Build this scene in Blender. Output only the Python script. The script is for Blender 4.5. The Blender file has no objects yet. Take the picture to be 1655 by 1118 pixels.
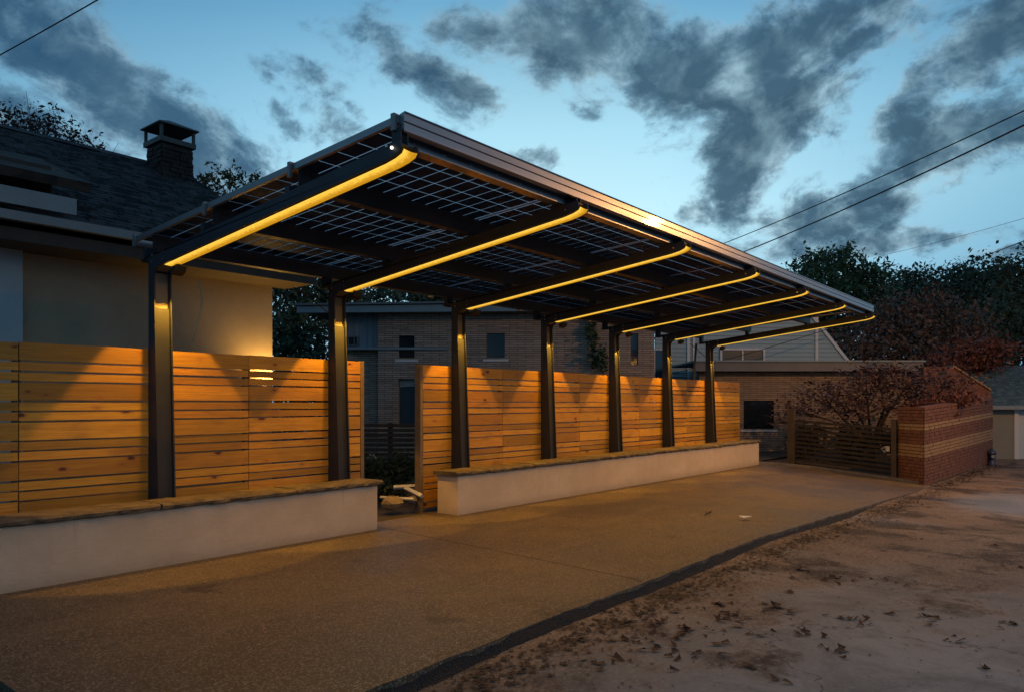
import bpy, math, random
import numpy as np
from mathutils import Matrix, Vector

S = bpy.context.scene
COL = S.collection
PI = math.pi
R = random.Random(7)

# ------------------------------------------------------------------ camera
AZ = math.atan(963 / 1195.0)                 # heading of the view, from +X (along the carport) towards +Y
CAMZ = 1.45
cam_d = bpy.data.cameras.new('camera')
cam = bpy.data.objects.new('camera', cam_d)
COL.objects.link(cam)
cam.location = (0, 0, CAMZ)
cam.rotation_euler = (PI / 2, 0, AZ - PI / 2)
cam_d.sensor_width = 36
cam_d.lens = 1195 / 1655 * 36
cam_d.shift_y = (651 - 559) / 1655
cam_d.clip_start = 0.05
cam_d.clip_end = 2000
S.camera = cam

# ------------------------------------------------------------------ view transform
S.view_settings.view_transform = 'Standard'
S.view_settings.look = 'None'
S.view_settings.exposure = 0
S.view_settings.gamma = 1
S.view_settings.use_curve_mapping = False

# ------------------------------------------------------------------ node helpers
class NT:
    def __init__(s, tree):
        s.t = tree; s.n = tree.nodes; s.l = tree.links
    def node(s, kind, **kw):
        n = s.n.new(kind)
        for k, v in kw.items():
            setattr(n, k, v)
        return n
    def put(s, sock, v):
        if hasattr(v, 'is_output'):
            s.l.new(v, sock)
        elif isinstance(v, (tuple, list)) and len(v) == 3 and sock.type == 'RGBA':
            sock.default_value = (*v, 1)
        else:
            sock.default_value = v
    def m(s, op, a, b=0.0, c=0.0, clamp=False):
        n = s.node('ShaderNodeMath', operation=op, use_clamp=clamp)
        s.put(n.inputs[0], a); s.put(n.inputs[1], b)
        s.put(n.inputs[2], c)
        return n.outputs[0]
    def vm(s, op, a, b=(0, 0, 0)):
        n = s.node('ShaderNodeVectorMath', operation=op)
        s.put(n.inputs[0], a); s.put(n.inputs[1], b)
        return n.outputs[0]
    def mix(s, f, a, b, mode='MIX'):
        n = s.node('ShaderNodeMix', data_type='RGBA', blend_type=mode)
        s.put(n.inputs[0], f); s.put(n.inputs[6], a); s.put(n.inputs[7], b)
        return n.outputs[2]
    def noise(s, vec, scale=5, detail=4, rough=0.55, dist=0.0, out=0):
        n = s.node('ShaderNodeTexNoise')
        s.put(n.inputs['Vector'], vec)
        n.inputs['Scale'].default_value = scale
        n.inputs['Detail'].default_value = detail
        n.inputs['Roughness'].default_value = rough
        n.inputs['Distortion'].default_value = dist
        return n.outputs[out]
    def vor(s, vec, scale=5, feature='F1', out='Distance'):
        n = s.node('ShaderNodeTexVoronoi', feature=feature)
        s.put(n.inputs['Vector'], vec)
        n.inputs['Scale'].default_value = scale
        return n.outputs[out]
    def rng(s, v, a, b, c=0.0, d=1.0, smooth=True):
        n = s.node('ShaderNodeMapRange', interpolation_type='SMOOTHSTEP' if smooth else 'LINEAR')
        s.put(n.inputs[0], v)
        n.inputs[1].default_value = a; n.inputs[2].default_value = b
        n.inputs[3].default_value = c; n.inputs[4].default_value = d
        return n.outputs[0]
    def mapping(s, vec, scale=(1, 1, 1), loc=(0, 0, 0), rot=(0, 0, 0)):
        n = s.node('ShaderNodeMapping')
        s.put(n.inputs[0], vec)
        n.inputs[1].default_value = loc; n.inputs[2].default_value = rot; n.inputs[3].default_value = scale
        return n.outputs[0]
    def pos(s):
        return s.node('ShaderNodeNewGeometry').outputs['Position']
    def sep(s, v):
        n = s.node('ShaderNodeSeparateXYZ'); s.put(n.inputs[0], v)
        return n.outputs
    def comb(s, x, y, z):
        n = s.node('ShaderNodeCombineXYZ')
        s.put(n.inputs[0], x); s.put(n.inputs[1], y); s.put(n.inputs[2], z)
        return n.outputs[0]
    def bump(s, h, strength=0.3, dist=0.01):
        n = s.node('ShaderNodeBump')
        n.inputs['Strength'].default_value = strength
        n.inputs['Distance'].default_value = dist
        s.put(n.inputs['Height'], h)
        return n.outputs[0]

# ------------------------------------------------------------------ sky (dusk, broken cloud)
def build_sky():
    w = bpy.data.worlds.new('World')
    S.world = w
    w.use_nodes = True
    t = NT(w.node_tree)
    t.n.clear()
    d = t.node('ShaderNodeTexCoord').outputs['Generated']
    x, y, z = t.sep(d)
    raz = t.m('SUBTRACT', AZ, t.m('ARCTAN2', y, x))          # azimuth, to the right of the carport view
    el = t.m('ARCSINE', z)
    nis = t.node('ShaderNodeTexSky', sky_type='NISHITA')
    nis.sun_disc = False
    nis.sun_elevation = math.radians(-2.0)
    nis.sun_rotation = math.radians(90) - (AZ + math.radians(10))
    nis.ozone_density = 3.0
    # clear dusk sky: pale above the trees, deep blue overhead
    ramp = t.node('ShaderNodeValToRGB')
    cr = ramp.color_ramp
    cr.elements[0].position = 0.0; cr.elements[0].color = (0.20, 0.42, 0.56, 1)
    cr.elements[1].position = 1.0; cr.elements[1].color = (0.020, 0.060, 0.13, 1)
    for p, c in ((0.10, (0.33, 0.57, 0.69, 1)), (0.21, (0.46, 0.71, 0.79, 1)), (0.29, (0.34, 0.60, 0.72, 1)), (0.41, (0.13, 0.33, 0.49, 1)), (0.55, (0.06, 0.19, 0.33, 1))):
        e = cr.elements.new(p); e.color = c
    t.put(ramp.inputs[0], t.m('DIVIDE', t.m('ABSOLUTE', el), 1.2))
    gx = t.m('SUBTRACT', raz, 0.04)
    gx2 = t.m('MULTIPLY', gx, gx)
    glow = t.m('EXPONENT', t.m('MULTIPLY', gx2, -3.0))
    clear = t.mix(t.m('MULTIPLY_ADD', glow, 0.64, 0.41), (0, 0, 0), ramp.outputs[0])
    clear = t.mix(t.m('SUBTRACT', 1.0, glow, clamp=True), clear, t.mix(1.0, clear, (0.58, 0.92, 1.18), 'MULTIPLY'))
    clear = t.mix(0.04, clear, nis.outputs[0])
    # clouds: fractal field on a cloud deck, gathered into banks
    den = t.m('ADD', t.m('ABSOLUTE', z), 0.50)
    deck = t.comb(t.m('DIVIDE', x, den), t.m('DIVIDE', y, den), 0.37)
    def warped(v, sc, amt):
        w_ = t.node('ShaderNodeVectorMath', operation='SCALE')
        t.put(w_.inputs[0], t.vm('SUBTRACT', t.noise(v, sc, 4, 0.55, 0, 1), (0.5, 0.5, 0.5)))
        w_.inputs['Scale'].default_value = amt
        return t.vm('ADD', v, w_.outputs[0])
    deck = warped(deck, 1.6, 0.22)
    def fbm(v, det):
        big = t.noise(v, 5.2, det, 0.60)
        fine = t.noise(v, 17.0, det, 0.62)
        return t.m('ADD', t.m('MULTIPLY', big, 0.62), t.m('MULTIPLY', fine, 0.38))
    n1 = fbm(deck, 8)
    n1b = fbm(t.vm('ADD', deck, (-0.030, 0.045, 0.0)), 4)
    wob = t.noise(t.comb(raz, el, 0.0), 6, 6, 0.62, 0, 1)
    ws = t.sep(t.vm('SUBTRACT', wob, (0.5, 0.5, 0.5)))
    rz = t.m('MULTIPLY_ADD', ws[0], 0.12, raz)
    ee = t.m('MULTIPLY_ADD', ws[1], 0.11, el)
    def blob(cx, cy, a, b, deg, wt):
        r_ = math.atan((cx - 827.5) / 1195); e_ = math.atan((651 - cy) / 1195 * math.cos(r_))
        a /= 1195; b /= 1195
        c, s_ = math.cos(math.radians(deg)), math.sin(math.radians(deg))
        dx = t.m('SUBTRACT', rz, r_); dy = t.m('SUBTRACT', ee, e_)
        u = t.m('MULTIPLY_ADD', dx, c / a, t.m('MULTIPLY', dy, s_ / a))
        v = t.m('MULTIPLY_ADD', dx, -s_ / b, t.m('MULTIPLY', dy, c / b))
        q = t.m('MULTIPLY_ADD', u, u, t.m('MULTIPLY', v, v))
        return t.m('MULTIPLY', t.m('EXPONENT', t.m('MULTIPLY', q, -1.0)), wt)
    tot = None
    for b in CLOUD_BANKS:
        g = blob(*b)
        tot = g if tot is None else t.m('SMOOTH_MAX', tot, g, 0.12)
    elsewhere = t.m('MULTIPLY', t.rng(t.m('ABSOLUTE', raz), 0.62, 0.9), 0.45)
    tot = t.m('ADD', tot, elsewhere)
    field = t.m('ADD', t.m('MULTIPLY', t.m('MINIMUM', tot, 1.2), 0.62), t.m('MULTIPLY', t.m('SUBTRACT', n1, 0.5), 2.3))
    dens = t.rng(field, 0.17, 0.42)
    thick = t.rng(field, 0.20, 0.66)
    relief = t.m('MULTIPLY_ADD', t.m('SUBTRACT', n1b, n1), 4.6, 0.30, clamp=True)
    lit = t.m('MULTIPLY', relief, t.rng(raz, -0.35, 0.1, 0.5, 1.0))
    grey = t.mix(lit, t.mix(t.rng(raz, -0.3, 0.05), (0.012, 0.052, 0.115), (0.024, 0.056, 0.092)), (0.13, 0.225, 0.285))
    grey = t.mix(t.m('MULTIPLY', t.rng(n1b, 0.44, 0.62, 1.0, 0.0), 0.45), grey, (0.045, 0.105, 0.165))
    edge = t.mix(0.62, clear, t.mix(lit, (0.08, 0.16, 0.24), (0.36, 0.47, 0.51)))
    cloud = t.mix(thick, edge, grey)
    sky = t.mix(t.m('MULTIPLY', dens, 0.95), clear, cloud)
    bg = t.node('ShaderNodeBackground')
    t.put(bg.inputs[0], sky)
    bg.inputs[1].default_value = SKY_STRENGTH
    out = t.node('ShaderNodeOutputWorld')
    t.l.new(bg.outputs[0], out.inputs[0])
    w.cycles.sampling_method = 'MANUAL'
    w.cycles.sample_map_resolution = 512

SKY_STRENGTH = 1.32
CLOUD_BANKS = [   # bearing and height of each bank, half sizes, tilt, weight
    (120, 90, 190, 70, -30, 1.0), (230, 170, 170, 80, -38, 1.3), (330, 240, 120, 75, -45, 1.4), (10, 40, 120, 60, -25, 0.9), (90, 250, 190, 50, -28, 1.2),
    (410, 290, 90, 45, -35, 0.9), (230, 300, 160, 40, -30, 1.0),
    (960, 50, 190, 80, -6, 1.2), (1100, 90, 150, 80, 0, 1.2), (1270, 80, 170, 100, 18, 1.2), (1240, 190, 110, 80, 45, 1.2), (1190, 280, 75, 62, 40, 1.15), (1120, 345, 60, 34, 30, 0.9),
    (960, 140, 80, 45, -10, 0.75), (1420, 30, 130, 60, 10, 0.85), (780, 30, 90, 50, 0, 0.75),
    (680, 105, 85, 26, -25, 0.75), (745, 160, 60, 26, -15, 0.8), (865, 255, 70, 18, 0, 0.65), (540, 200, 80, 40, -15, 0.55), (390, 95, 110, 26, -15, 0.6), (510, 120, 70, 22, -10, 0.5), (570, 160, 40, 14, -10, 0.5), (440, 190, 60, 20, -20, 0.5),
    (1600, 90, 130, 55, 30, 1.15), (1500, 160, 100, 34, 20, 1.0), (1580, 220, 150, 48, 5, 1.15), (1440, 225, 70, 18, 0, 0.75),
    (1310, 375, 130, 55, 14, 1.05), (1400, 408, 130, 26, 0, 1.0), (1250, 400, 120, 30, 5, 0.8), (1560, 390, 90, 13, 0, 0.75), (1640, 412, 80, 15, 0, 0.85), (1535, 290, 40, 12, 0, 0.6),
    (1090, 190, 50, 24, 0, 0.55), (1060, 295, 40, 14, 0, 0.45), (1320, 300, 50, 16, 20, 0.5),
]
build_sky()

# one low, very weak sun lamp: the last glow of the sky after sunset, from beyond the carport
sd = bpy.data.lights.new('sun', 'SUN')
sd.energy = 0.05
sd.angle = math.radians(30)
sd.color = (0.85, 0.92, 1.0)
sun = bpy.data.objects.new('sun', sd)
COL.objects.link(sun)
sun.rotation_euler = (math.radians(82), 0, AZ + math.radians(10) + PI / 2)

AMBER = (1.0, 0.455, 0.036)
FLOOD_POWER = 112.0
TAPE_POWER = 25.0
STRIP_RADIANCE = 1.15
SODIUM_POWER = 1700.0

# ------------------------------------------------------------------ materials
MATS = {}
def mat(name, color=(0.5, 0.5, 0.5), rough=0.6, metal=0.0, fn=None, spec=0.5):
    m = bpy.data.materials.new(name)
    m.use_nodes = True
    t = NT(m.node_tree)
    b = t.n['Principled BSDF']
    b.inputs['Base Color'].default_value = (*color, 1)
    b.inputs['Roughness'].default_value = rough
    b.inputs['Metallic'].default_value = metal
    b.inputs['Specular IOR Level'].default_value = spec
    if fn:
        fn(t, b)
    MATS[name] = m
    return m

def f_mottle(c1, c2, scale=3, bump=0.2, bscale=60, dist=0.004, rough=None):
    def fn(t, b):
        p = t.pos()
        n = t.noise(p, scale, 6, 0.65)
        n2 = t.noise(p, bscale, 3, 0.6)
        f = t.m('MULTIPLY_ADD', n2, 0.35, t.m('MULTIPLY', n, 0.75))
        t.put(b.inputs['Base Color'], t.mix(t.rng(f, 0.32, 0.78), c1, c2))
        t.put(b.inputs['Normal'], t.bump(n2, bump, dist))
        if rough:
            t.put(b.inputs['Roughness'], t.rng(n, 0.3, 0.7, rough[0], rough[1]))
    return fn

def f_wood(c1, c2, c3):
    def fn(t, b):
        oi = t.node('ShaderNodeObjectInfo')
        rnd = oi.outputs['Random']
        p = t.vm('ADD', t.pos(), t.comb(t.m('MULTIPLY', rnd, 37.0), t.m('MULTIPLY', rnd, 11.0), t.m('MULTIPLY', rnd, 5.0)))
        g = t.noise(t.mapping(p, (1.3, 8, 34)), 1.6, 6, 0.6, 0.6)
        fine = t.noise(t.mapping(p, (5, 30, 190)), 1.2, 3, 0.6)
        col = t.mix(t.rng(g, 0.3, 0.72), c1, c2)
        col = t.mix(t.m('MULTIPLY', t.rng(fine, 0.45, 0.75), 0.6), col, c3)
        tone = t.m('MULTIPLY_ADD', t.m('FRACT', t.m('MULTIPLY', rnd, 7.31)), 0.55, 0.55)
        hs = t.node('ShaderNodeHueSaturation')
        t.put(hs.inputs['Color'], col)
        t.put(hs.inputs['Value'], tone)
        t.put(hs.inputs['Hue'], t.m('MULTIPLY_ADD', rnd, 0.014, 0.493))
        kv = t.mapping(p, (3.3, 0.0, 7.0))
        k = t.vor(kv, 1.0)
        kn = t.noise(p, 30, 2)
        kd = t.m('ADD', t.m('ADD', k, t.m('MULTIPLY', t.m('SUBTRACT', kn, 0.5), 0.10)), t.m('MULTIPLY', t.m('SUBTRACT', t.noise(p, 2.3, 1), 0.42), 0.35))
        knot = t.rng(kd, 0.07, 0.15, 1.0, 0.0)
        weather = t.rng(t.noise(t.mapping(p, (1.1, 3, 2.2)), 1.3, 4, 0.6), 0.52, 0.74)
        ring = t.rng(kd, 0.12, 0.30, 0.45, 0.0)
        col = t.mix(t.m('MULTIPLY', weather, 0.5), hs.outputs[0], (0.20, 0.10, 0.03))
        col = t.mix(ring, col, (0.30, 0.105, 0.03))
        col = t.mix(knot, col, (0.075, 0.020, 0.008))
        t.put(b.inputs['Base Color'], col)
        t.put(b.inputs['Normal'], t.bump(fine, 0.12, 0.003))
        t.put(b.inputs['Roughness'], t.rng(g, 0.2, 0.8, 0.42, 0.6))
    return fn

mat('pine', rough=0.5, fn=f_wood((0.48, 0.238, 0.026), (0.67, 0.365, 0.046), (0.33, 0.15, 0.016)))
mat('post_wood', fn=f_mottle((0.13, 0.10, 0.075), (0.2, 0.15, 0.11), 6, 0.3, 80))
mat('dark_steel', rough=0.5, spec=0.3, fn=f_mottle((0.028, 0.032, 0.046), (0.040, 0.043, 0.056), 2.5, 0.05, 200, 0.001, (0.38, 0.55)))
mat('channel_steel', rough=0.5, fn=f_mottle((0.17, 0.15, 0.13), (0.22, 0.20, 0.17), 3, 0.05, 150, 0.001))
mat('purlin_steel', rough=0.5, metal=0.0, spec=0.2, fn=f_mottle((0.055, 0.056, 0.066), (0.085, 0.084, 0.094), 1.5, 0.08, 40, 0.003, (0.33, 0.5)))
mat('black_plastic', (0.012, 0.012, 0.013), 0.5)

def f_aluminium(t, b):
    p = t.pos()
    n = t.noise(t.mapping(p, (0.6, 20, 60)), 3, 4, 0.6)
    t.put(b.inputs['Base Color'], t.mix(n, (0.24, 0.24, 0.27), (0.34, 0.33, 0.36)))
    t.put(b.inputs['Roughness'], t.rng(n, 0.3, 0.7, 0.30, 0.38))
    b.inputs['Coat Weight'].default_value = 0.32; b.inputs['Coat Roughness'].default_value = 0.07
    t.put(b.inputs['Normal'], t.bump(t.noise(t.mapping(p, (2.5, 9, 9)), 1, 2), 0.02, 0.01))
mat('aluminium', rough=0.3, metal=1.0, fn=f_aluminium)
mat('rail_aluminium', (0.30, 0.31, 0.33), 0.42, 0.8)
mat('bolt_steel', (0.6, 0.6, 0.6), 0.3, 1.0)

def f_cell(t, b):
    p = t.pos()
    n = t.noise(p, 14, 2)
    t.put(b.inputs['Base Color'], t.mix(n, (0.008, 0.012, 0.024), (0.016, 0.021, 0.036)))
    tr = t.node('ShaderNodeBsdfTransparent'); tr.inputs[0].default_value = (0.75, 0.85, 1.0, 1)
    mx = t.node('ShaderNodeMixShader'); mx.inputs[0].default_value = 0.095
    t.l.new(b.outputs[0], mx.inputs[1]); t.l.new(tr.outputs[0], mx.inputs[2])
    t.l.new(mx.outputs[0], t.n['Material Output'].inputs[0])
mat('solar_cell', rough=0.45, fn=f_cell, spec=0.03)

def glass_sheet():
    m = bpy.data.materials.new('glass_sheet')
    m.use_nodes = True
    t = NT(m.node_tree); t.n.clear()
    tr = t.node('ShaderNodeBsdfTransparent'); tr.inputs[0].default_value = (0.78, 0.80, 0.84, 1)
    tl = t.node('ShaderNodeBsdfTranslucent'); tl.inputs[0].default_value = (0.75, 0.77, 0.82, 1)
    gl = t.node('ShaderNodeBsdfGlossy'); gl.inputs[1].default_value = 0.08; gl.inputs[0].default_value = (0.6, 0.6, 0.6, 1)
    mx = t.node('ShaderNodeMixShader'); mx.inputs[0].default_value = 0.6
    t.l.new(tr.outputs[0], mx.inputs[1]); t.l.new(tl.outputs[0], mx.inputs[2])
    m2 = t.node('ShaderNodeMixShader'); m2.inputs[0].default_value = 0.06
    t.l.new(mx.outputs[0], m2.inputs[1]); t.l.new(gl.outputs[0], m2.inputs[2])
    o = t.node('ShaderNodeOutputMaterial'); t.l.new(m2.outputs[0], o.inputs[0])
    MATS['glass_sheet'] = m
glass_sheet()

def emis(name, color, strength, fn=None):
    m = bpy.data.materials.new(name)
    m.use_nodes = True
    t = NT(m.node_tree); t.n.clear()
    e = t.node('ShaderNodeEmission')
    e.inputs[0].default_value = (*color, 1); e.inputs[1].default_value = strength
    if fn: fn(t, e)
    o = t.node('ShaderNodeOutputMaterial'); t.l.new(e.outputs[0], o.inputs[0])
    MATS[name] = m
def f_led(t, e):
    # diffuser: brightest over the tape at its near side, amber towards the far lip
    p = t.pos()
    x = t.sep(p)[0]
    u = t.m('DIVIDE', t.m('MULTIPLY', t.m('FRACT', t.m('DIVIDE', t.m('SUBTRACT', x, 3.35), 2.112)), 2.112), 0.17)
    n = t.noise(t.mapping(p, (16, 9, 3)), 3.0, 3, 0.7)
    u = t.m('MULTIPLY_ADD', t.m('SUBTRACT', n, 0.5), 0.7, u)
    f = t.rng(u, 0.15, 0.75)
    t.put(e.inputs[0], t.mix(f, (1.0, 0.60, 0.075), (1.0, 0.46, 0.020)))
    t.put(e.inputs[1], t.rng(f, 0, 1, STRIP_RADIANCE * 1.0, STRIP_RADIANCE * 0.52, False))
emis('led_strip', (1.0, 0.45, 0.030), STRIP_RADIANCE, f_led)
emis('lamp_face', (1.0, 0.55, 0.15), 9.0)
emis('sodium_glow', (1.0, 0.48, 0.12), 60.0)
emis('emissive_dot', (1.0, 0.9, 0.7), 3.0)

def f_render(t, b):
    p = t.pos()
    z = t.sep(p)[2]
    n = t.noise(p, 1.3, 6, 0.65); tr = t.noise(t.mapping(p, (3, 3, 9)), 2.0, 4, 0.6, 0.8); n2 = t.noise(p, 60, 3, 0.6)
    col = t.mix(t.rng(n, 0.3, 0.72), (0.55, 0.45, 0.35), (0.68, 0.57, 0.46))
    col = t.mix(t.m('MULTIPLY', t.rng(tr, 0.5, 0.75), 0.22), col, (0.46, 0.38, 0.30))
    splash = t.m('MULTIPLY', t.rng(t.m('ADD', z, t.m('MULTIPLY', tr, 0.16)), 0.04, 0.22, 1.0, 0.0), 0.5)
    drip = t.m('MULTIPLY', t.rng(t.noise(t.mapping(p, (9, 9, 0.5)), 1.0, 3, 0.6), 0.6, 0.75), t.rng(z, 0.1, 0.5, 0.05, 0.35))
    col = t.mix(splash, col, (0.30, 0.23, 0.17))
    col = t.mix(drip, col, (0.36, 0.28, 0.21))
    crack = t.rng(t.vor(t.vm('ADD', p, t.vm('SCALE', t.noise(p, 3, 4, 0.6, 0, 1))), 0.55, 'DISTANCE_TO_EDGE'), 0.0, 0.003, 0.22, 0.0)
    col = t.mix(crack, col, (0.22, 0.17, 0.13))
    t.put(b.inputs['Base Color'], col)
    t.put(b.inputs['Normal'], t.bump(t.m('ADD', n2, t.m('MULTIPLY', tr, 1.5)), 0.3, 0.006))
mat('white_render', rough=0.85, fn=f_render)
mat('flagstone', rough=0.85, fn=f_mottle((0.06, 0.048, 0.034), (0.19, 0.152, 0.108), 6, 0.8, 28, 0.012))
mat('stucco', rough=0.9, fn=f_mottle((0.34, 0.265, 0.19), (0.46, 0.36, 0.26), 1.2, 0.5, 120, 0.004))
mat('pale_panel', rough=0.7, fn=f_mottle((0.42, 0.48, 0.54), (0.50, 0.56, 0.6), 2, 0.1, 50))
mat('shingle', rough=0.85, fn=None)
def f_shingle(c1, c2):
    def fn(t, b):
        p = t.pos()
        n = t.sep(t.vor(t.mapping(p, (1, 1.0, 1.6)), 7.5, 'F1', 'Color'))[0]
        n2 = t.noise(p, 90, 2, 0.7)
        t.put(b.inputs['Base Color'], t.mix(t.rng(t.m('ADD', t.m('MULTIPLY', n, 0.7), t.m('MULTIPLY', n2, 0.3)), 0.3, 0.7), c1, c2))
        t.put(b.inputs['Normal'], t.bump(n2, 0.6, 0.006))
    return fn
mat('shingle', rough=0.85, fn=f_shingle((0.017, 0.018, 0.023), (0.066, 0.062, 0.072)))
mat('teal_shingle', rough=0.85, fn=f_shingle((0.05, 0.085, 0.095), (0.10, 0.145, 0.155)))
mat('dark_shingle', rough=0.9, fn=f_shingle((0.025, 0.02, 0.018), (0.05, 0.04, 0.036)))
mat('gutter_white', rough=0.5, fn=f_mottle((0.20, 0.225, 0.25), (0.27, 0.30, 0.32), 2, 0.05, 50))
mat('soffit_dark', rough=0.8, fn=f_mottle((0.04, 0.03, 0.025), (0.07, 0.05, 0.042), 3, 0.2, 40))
mat('cap_metal', rough=0.6, metal=0.3, fn=f_mottle((0.06, 0.058, 0.058), (0.10, 0.095, 0.095), 5, 0.1, 40))
mat('chimney_stone', rough=0.9, fn=f_mottle((0.014, 0.010, 0.010), (0.055, 0.038, 0.036), 9, 0.9, 25, 0.03))

def f_slab(t, b):
    p = t.pos()
    big = t.noise(p, 0.45, 5, 0.62)
    med = t.noise(p, 2.2, 6, 0.68, 0.3)
    pv = t.sep(t.vor(p, 105, 'F1', 'Color'))[0]
    grain = t.noise(p, 170, 2, 0.7)
    base = t.mix(t.rng(big, 0.34, 0.66), (0.070, 0.048, 0.026), (0.175, 0.124, 0.066))
    base = t.mix(t.m('MULTIPLY', t.rng(med, 0.42, 0.68), 0.6), base, (0.055, 0.042, 0.03))
    stone = t.mix(t.rng(pv, 0.5, 0.97), (0.045, 0.035, 0.025), (0.34, 0.27, 0.19))
    col = t.mix(t.m('MULTIPLY', pv, 0.7), base, stone)
    track = t.noise(t.mapping(p, (0.35, 2.6, 1)), 1.0, 4, 0.6)      # faint tyre-worn bands along the bays
    col = t.mix(t.m('MULTIPLY', t.rng(track, 0.52, 0.72), 0.5), col, (0.20, 0.15, 0.095))
    spot = t.rng(t.vor(t.vm('ADD', p, t.vm('SCALE', t.noise(p, 5, 3, 0.6, 0, 1))), 0.8), 0.05, 0.16, 0.6, 0.0)
    col = t.mix(spot, col, (0.03, 0.023, 0.018))
    t.put(b.inputs['Base Color'], col)
    t.put(b.inputs['Roughness'], t.rng(big, 0.3, 0.7, 0.46, 0.68))
    t.put(b.inputs['Normal'], t.bump(t.m('ADD', pv, grain), 0.5, 0.004))
mat('aggregate_concrete', rough=0.6, fn=f_slab)

def f_asphalt(t, b):
    p = t.pos()
    n = t.noise(p, 60, 4, 0.7); v = t.vor(p, 70)
    t.put(b.inputs['Base Color'], t.mix(t.rng(n, 0.35, 0.75), (0.014, 0.013, 0.013), (0.045, 0.04, 0.036)))
    t.put(b.inputs['Normal'], t.bump(t.m('ADD', n, v), 0.9, 0.012))
mat('black_asphalt', rough=0.85, fn=f_asphalt)

def f_road(t, b):
    p = t.pos()
    x, y, z = t.sep(p)
    big = t.noise(p, 0.5, 5, 0.6)
    med = t.noise(p, 1.6, 6, 0.68, 0.4)
    fine = t.noise(p, 38, 5, 0.7)
    grit = t.vor(p, 55, 'F1', 'Color')
    gv = t.sep(grit)[0]
    conc = t.mix(t.rng(med, 0.3, 0.7), (0.185, 0.178, 0.168), (0.40, 0.385, 0.36))
    # soil washed over the old concrete: thick along the kerb and further up the lane
    along = t.m('MULTIPLY_ADD', t.m('SUBTRACT', y, 1.6), 0.55, 0.0)
    up = t.m('MULTIPLY', t.m('SUBTRACT', x, 6.0), 0.26)
    up2 = t.rng(x, 10.5, 13.5, 0.0, -0.35)
    d = t.m('ADD', t.m('MAXIMUM', along, t.m('ADD', up, up2)), t.m('MULTIPLY', t.m('SUBTRACT', med, 0.5), 2.6))
    dirt = t.rng(d, -0.12, 0.62)
    soil = t.mix(t.rng(fine, 0.3, 0.7), (0.06, 0.036, 0.022), (0.20, 0.135, 0.085))
    soil = t.mix(t.rng(big, 0.4, 0.62), soil, t.mix(t.rng(fine, 0.35, 0.65), (0.13, 0.088, 0.06), (0.30, 0.22, 0.155)))
    col = t.mix(t.m('MULTIPLY', dirt, 0.9), conc, soil)
    dark = t.rng(t.noise(t.vm('ADD', p, (3.1, 1.7, 0)), 1.1, 6, 0.7), 0.48, 0.60)
    col = t.mix(t.m('MULTIPLY', dark, t.m('MULTIPLY_ADD', dirt, 0.82, 0.10)), col, (0.03, 0.02, 0.015))
    crack = t.rng(t.vor(t.vm('ADD', p, t.vm('SCALE', t.noise(p, 2.2, 4, 0.6, 0, 1))), 0.42, 'DISTANCE_TO_EDGE'), 0.0, 0.008, 0.7, 0.0)
    col = t.mix(crack, col, (0.05, 0.042, 0.036))
    col = t.mix(t.m('MULTIPLY', t.rng(gv, 0.8, 1.0), 0.35), col, (0.4, 0.36, 0.3))
    t.put(b.inputs['Base Color'], col)
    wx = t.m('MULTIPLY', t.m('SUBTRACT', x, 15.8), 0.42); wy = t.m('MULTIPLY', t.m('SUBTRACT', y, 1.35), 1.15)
    sky_sheen = t.m('ADD', t.m('MULTIPLY_ADD', wx, wx, t.m('MULTIPLY', wy, wy)), t.m('MULTIPLY', t.m('SUBTRACT', med, 0.5), 1.6))
    sky_sheen = t.rng(sky_sheen, 0.1, 1.5, 1.0, 0.0)
    col = t.mix(t.m('MULTIPLY', sky_sheen, 0.6), col, (0.27, 0.30, 0.34))  # pale patch: bluish sky light put into the colour, roughness lowered with it
    t.put(b.inputs['Base Color'], col)
    damp = t.rng(t.noise(t.vm('ADD', p, (9.0, 4.0, 0)), 0.35, 4, 0.6), 0.5, 0.68)
    far = t.rng(x, 9.0, 14.0)
    t.put(b.inputs['Roughness'], t.m('SUBTRACT', 0.82, t.m('MAXIMUM', t.m('MULTIPLY', sky_sheen, 0.5), t.m('MULTIPLY', t.m('MULTIPLY', damp, far), 0.6))))
    t.put(b.inputs['Normal'], t.bump(t.m('ADD', fine, t.m('MULTIPLY', med, 1.2)), 0.55, 0.012))
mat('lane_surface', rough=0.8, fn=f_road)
mat('soil', rough=0.95, fn=f_mottle((0.035, 0.028, 0.02), (0.085, 0.065, 0.045), 2.2, 0.9, 30, 0.02))
mat('rock', rough=0.9, fn=f_mottle((0.20, 0.155, 0.10), (0.30, 0.24, 0.165), 7, 0.8, 40, 0.01))
mat('stone_dark', rough=0.9, fn=f_mottle((0.11, 0.10, 0.10), (0.2, 0.18, 0.17), 7, 0.8, 40, 0.01))
mat('pale_offcut', rough=0.6, fn=f_mottle((0.50, 0.52, 0.56), (0.62, 0.64, 0.68), 6, 0.1, 50))
mat('paper', (0.75, 0.74, 0.7), 0.8)

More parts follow.
